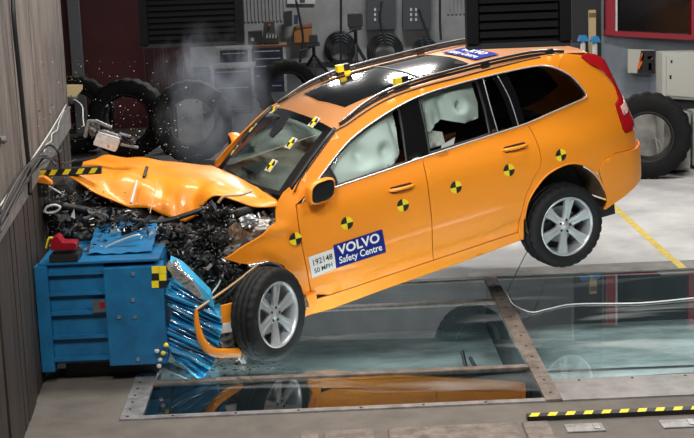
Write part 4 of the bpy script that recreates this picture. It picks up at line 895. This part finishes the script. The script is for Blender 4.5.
t2, hz2, A1 = unit('tool_cabinet', 212, 252, 66, 27.5, .6, 'dark blue tool cabinet with bright steel edges in the smoke', 'cabinet', [.3, .4, .4], 'steel')
t3, hz3, A2 = unit('blue_locker', 218, 249, 48, 30, .5, 'tall dark blue locker behind the tool cabinet', 'locker', [.8, .6], 'steel')
def gadget(name, q, Y, th, m, label, cat, extra=()):
    r = empty(name, at(sum(p[0] for p in q)/len(q), max(p[1] for p in q), Y)); tag(r, label, cat)
    o = MB().prism([at(x, y_, Y) for x, y_ in q], (0, th, 0)).build('case', m, None, bevel=.006); o.location = -r.location; o.parent = r
    for n, qq, mm in extra:
        o = MB().prism([at(x, y_, Y)-Vector((0, .03, 0)) for x, y_ in qq], (0, .03, 0)).build(n, mm, None); o.location = -r.location; o.parent = r
    return r
gadget('power_unit', [(248, 44.5), (262, 44), (262, 31), (248, 32)], 31.2, .3, 'black', 'black power unit at the end of the workbench', 'device', [('dial', [(251, 41), (254, 41), (254, 38), (251, 38)], 'cabinet_grey')])
gadget('charger', [(265, 43.8), (279, 43.4), (278, 34), (266, 34)], 31.2, .3, 'dark_grey', 'open black charger with pale contacts on the workbench', 'device', [('contact', [(266+3*i, 38), (267.5+3*i, 38), (268+3*i, 34.5), (266.5+3*i, 34.5)], 'cabinet_grey') for i in range(4)])
gadget('tool_case', [(262, 43), (276, 43), (274, 22), (264, 22)], 31.55, .25, 'dark_grey', 'dark tool case stacked behind the charger', 'case', [('clasp', [(268, 26), (271, 26), (271, 24), (268, 24)], 'box_orange')])
gadget('storage_crate', [(294, 43), (312, 42), (312, 24), (294, 27)], 35.64, .335, 'box_orange', 'dull orange crate fixed to the rear wall above a tripod', 'crate', [('rim', [(294, 29), (312, 26.5), (312, 24), (294, 27)], 'wood')])
gadget('switch_panel', [(284, 27), (292, 26), (292, 11), (284, 12)], 35.5, .2, 'black', 'black switch panel on the rear wall beside the orange crate', 'panel', [('screen', [(294, 24), (298, 24), (298, 15), (294, 15)], 'tool_blue')])
gadget('wall_notice', [(287, 4), (315, 4), (315, -8), (287, -8)], 35.9, .03, 'cabinet_grey', 'white notice sheet at the top of the rear wall', 'notice', [('print', [(300, 2), (305, 2), (305, -2), (300, -2)], 'dark_grey')])
for i, (x0, x1, lab) in enumerate(((367, 396, 'dark grey electrical cabinet on the rear wall above the larger hose coil'), (403, 431, 'dark grey electrical cabinet on the rear wall above the smaller hose coil'))):
    gadget('electrical_cabinet', [(x0, 30), (x1, 29), (x1, -30), (x0, -30)], 35.6, .35, 'dark_grey', lab, 'cabinet', [('socket', [(x0+7+5*a, 11+5*b_), (x0+9+5*a, 11+5*b_), (x0+9+5*a, 8+5*b_), (x0+7+5*a, 8+5*b_)], 'cabinet_grey') for a in range(2) for b_ in range(3)])
def coil(px, py, Y, R0, label):
    c = at(px, py, Y); r = empty('hose_coil', c); tag(r, label, 'hose', 'hose coils on the rear wall')
    for i in range(4):
        rr_ = R0*(1-.11*i); MB().tube([(rr_*math.cos(2*math.pi*k/36), -.04*i+.02*math.sin(k), rr_*1.08*math.sin(2*math.pi*k/36)-.02*i) for k in range(37)], .035, 6).build('turn', 'black', r, True)
    MB().box((-.05, -.02, R0*.98), (.05, .12, R0*1.12)).build('hook', 'dark_grey', r)
coil(385, 52, 35.6, .42, 'larger black hose coil hanging under an electrical cabinet'); coil(425, 52, 35.6, .30, 'smaller black hose coil hanging under an electrical cabinet')
coil(340, 48, 35.86, .36, 'dark cable coil on the wall between the two tripods')
for pts, lab in (([(382, 0), (380, 20), (386, 45)], 'black cable running from the cabinet to the larger coil'), ([(418, 8), (424, 25), (432, 45)], 'black cable running from the cabinet to the smaller coil'), ([(341, -6), (341, 20), (341, 62)], 'straight black cable down the wall between the tripods'), ([(440, -5), (440, 20), (441, 40)], 'thin dark cable on the wall beside the ribbed cladding'), ([(296, 0), (300, 20), (303, 40), (300, 62)], 'black cable hanging across the orange crate')):
    cable('wall_cable', [at(x, y_, 35.0) for x, y_ in pts], .03, 'black', lab)
def tripod(px, pt, pb, Y, label, cam_box):
    top, bot = at(px, pt, Y), at(px, pb, Y); r = empty('camera_tripod', (bot.x, Y, 0)); tag(r, label, 'tripod', 'camera tripods'); zt = top.z; zh = at(px, pt+(pb-pt)*.45, Y).z
    for k in range(3):
        a = 2.1*k+.5; lg = MB().tube([(0, 0, zh), (.45*math.cos(a), .45*math.sin(a), max(0, zh-1.5))], [.045, .03], 7).build('leg', 'black', r); 
        if zh > 1.5: MB().tube([(.45*math.cos(a), .45*math.sin(a), zh-1.5), (.55*math.cos(a), .55*math.sin(a), 0)], .025, 6).build('leg_extension', 'black', r)
    MB().tube([(0, 0, zh-.5), (0, 0, zt-.15)], .04, 8).build('column', 'black', r)
    MB().box((-.14, -.2, zt-.22), (.14, .2, zt-.15)).build('head', 'black', r, bevel=.01); MB().tube([(.1, -.1, zt-.2), (-.35, -.2, zt-.32)], .02, 6).build('pan_handle', 'black', r)
    MB().box((-cam_box, -.2, zt-.15), (cam_box, .2, zt-.15+cam_box*1.7)).build('camera', 'black', r, bevel=.015)
tripod(315, 36, 80, 33.5, 'black camera tripod before the orange crate', .10); tripod(357, 20, 75, 33.5, 'black camera tripod with a square lamp head beside the hose coil', .17)
# right hand corner
cb = gadget('control_cabinet', [(662, 98), (705, 101), (705, 52), (662, 53)], 19.7, .35, 'cabinet_grey', 'grey steel control cabinet on the blue grey wall above concrete blocks', 'cabinet', [('door_panel', [(666, 95), (705, 98), (705, 56), (666, 56)], 'cabinet_grey'), ('lock', [(669, 79), (671, 79), (671, 75), (669, 75)], 'black'), ('vent', [(670, 63), (672, 63), (672, 60), (670, 60)], 'black')])
gadget('cabinet_rack', [(655, 108), (705, 112), (705, 103), (655, 100)], 19.75, .3, 'black', 'black steel shelf carrying the grey control cabinet', 'shelf', [('edge_strip', [(655, 108), (705, 112), (705, 110), (655, 106)], 'dark_grey')])
gadget('poster', [(628, 73), (655, 74), (655, 50), (628, 49)], 20.6, .03, 'cabinet_grey', 'framed sheet with a dark orange lettered print on the blue grey wall', 'poster', [('print', [(637, 73), (654.5, 73.5), (654.5, 50.5), (641, 50.5)], 'black'), ('mark', [(637, 69), (641, 69), (644, 53), (641, 53)], 'orange_print'), ('mark', [(648, 70), (651, 70), (651, 63), (648, 63)], 'orange_print'), ('mark', [(647, 59), (652, 59), (652, 56), (647, 56)], 'orange_print')])
for i, (q, Y, lab) in enumerate((([(664, 171), (692, 168), (692, 112), (664, 114)], 19.1, 'rough concrete block with a chipped face beside the big tyre'), ([(693, 164), (720, 163), (720, 112), (693, 113)], 19.3, 'rough concrete block behind the chipped one'), ([(624, 152), (662, 150), (662, 108), (624, 110)], 19.9, 'concrete block seen through the hole of the big tyre'))):
    A, B_ = at(*q[0], Y), at(*q[1], Y); T_ = at(*q[3], Y); r = empty('concrete_block', (A.x, Y, 0)); tag(r, lab, 'concrete block', 'concrete blocks')
    MB().box((0, 0, .04), (B_.x-A.x-.02, .5, T_.z)).build('block', 'concrete_block', r, bevel=.02); MB().box((.05, .05, 0), (B_.x-A.x-.08, .45, .04)).build('feet', 'black', r)
o = cable('tie_strap', [at(655, 138, 18.95), at(661, 144, 18.93), at(664, 156, 18.93), at(661, 162, 18.95), at(658, 150, 18.95), at(656, 139, 18.97)], .012, 'cabinet_grey', 'pale rope loop hanging on the big tyre by the concrete blocks', 'rope')
for i, (x, yt, lab) in enumerate(((583, 41, 'pipe stand with blue clamp head further from the red window'), (595, 42, 'pipe stand with blue clamp head nearer to the red window'))):
    p = at(x, yt, 20.5); r = empty('pipe_stand', (p.x, 20.5, 0)); tag(r, lab, 'stand', 'pipe stands')
    MB().tube([(0, 0, 0), (0, 0, p.z)], .035, 10).build('pipe', 'cabinet_grey', r, True); MB().lathe([(0, 0), (.07, 0), (.07, .02), (0, .03)], 16, Matrix.Rotation(math.pi/2, 4, 'X')).build('base', 'dark_grey', r)
    MB().hexa([Vector(q) for q in ((-.075, -.06, p.z), (.075, -.06, p.z), (.04, -.06, p.z+.08), (-.04, -.06, p.z+.08), (-.075, .06, p.z), (.075, .06, p.z), (.04, .06, p.z+.08), (-.04, .06, p.z+.08))]).build('clamp_head', 'blue_plastic', r)
A, B_ = at(589, 40, 20.9), at(596, 10, 20.9); pk_ = empty('timber_post', (A.x, 20.9, 0)); tag(pk_, 'bare timber post standing behind the pipe stands', 'post')
MB().box((0, 0, 0), (B_.x-A.x, .05, B_.z)).build('timber', 'tan', pk_, bevel=.004); MB().box((0, -.01, B_.z-.1), (B_.x-A.x, 0, B_.z-.04)).build('cap_strip', 'wood', pk_)
gadget('device_case', [(570, 68), (581, 68), (581, 44), (570, 45)], 21.0, .25, 'dark_grey', 'dark device case beside the pipe stands', 'case', [('label_plate', [(573, 52), (578, 52), (578, 48), (573, 48)], 'cabinet_grey')])
# ------------------------------------------------------------------ smoke
def smoke(name, px, py, Y, r, dens, label, seed):
    bm = bmesh.new(); bmesh.ops.create_icosphere(bm, subdivisions=3, radius=1)
    for v in bm.verts: v.co = Vector((v.co.x*r[0], v.co.y*r[1], v.co.z*r[2]))
    me = bpy.data.meshes.new(name); bm.to_mesh(me); bm.free(); m = bpy.data.materials.new(name); m.use_nodes = True; nt = m.node_tree; n = nt.nodes; n.remove(n['Principled BSDF'])
    pv = n.new('ShaderNodeVolumePrincipled'); pv.inputs['Color'].default_value = (.75, .82, .95, 1); pv.inputs['Anisotropy'].default_value = .2
    tc = n.new('ShaderNodeTexCoord'); mp = n.new('ShaderNodeMapping'); mp.inputs['Location'].default_value = (seed, seed*.3, 0); mp.inputs['Scale'].default_value = (2.2, 2.2, 1.5); no = n.new('ShaderNodeTexNoise'); no.inputs['Scale'].default_value = 1.3; no.inputs['Detail'].default_value = 6; no.inputs['Distortion'].default_value = 1.2
    rp = n.new('ShaderNodeMapRange'); rp.inputs['From Min'].default_value = .46; rp.inputs['From Max'].default_value = .75; rp.inputs['To Max'].default_value = dens
    gr = n.new('ShaderNodeVectorMath'); gr.operation = 'DIVIDE'; gr.inputs[1].default_value = r; ln = n.new('ShaderNodeVectorMath'); ln.operation = 'LENGTH'
    fo = n.new('ShaderNodeMapRange'); fo.inputs['From Min'].default_value = 1.0; fo.inputs['From Max'].default_value = .25; mu = n.new('ShaderNodeMath'); mu.operation = 'MULTIPLY'
    L_ = nt.links.new; L_(tc.outputs['Object'], mp.inputs[0]); L_(mp.outputs[0], no.inputs['Vector']); L_(no.outputs['Fac'], rp.inputs['Value']); L_(tc.outputs['Object'], gr.inputs[0]); L_(gr.outputs[0], ln.inputs[0]); L_(ln.outputs['Value'], fo.inputs['Value']); L_(rp.outputs[0], mu.inputs[0]); L_(fo.outputs[0], mu.inputs[1]); L_(mu.outputs[0], pv.inputs['Density']); L_(pv.outputs[0], n['Material Output'].inputs['Volume'])
    MAT[name] = m; o = link(name, me, name); o.location = at(px, py, Y); return tag(o, label, 'smoke', kind='stuff')
smoke('smoke', 212, 100, 13.6, (.62, .5, .80), 3.6, 'thin blue grey smoke rising behind the hood', 1.7)
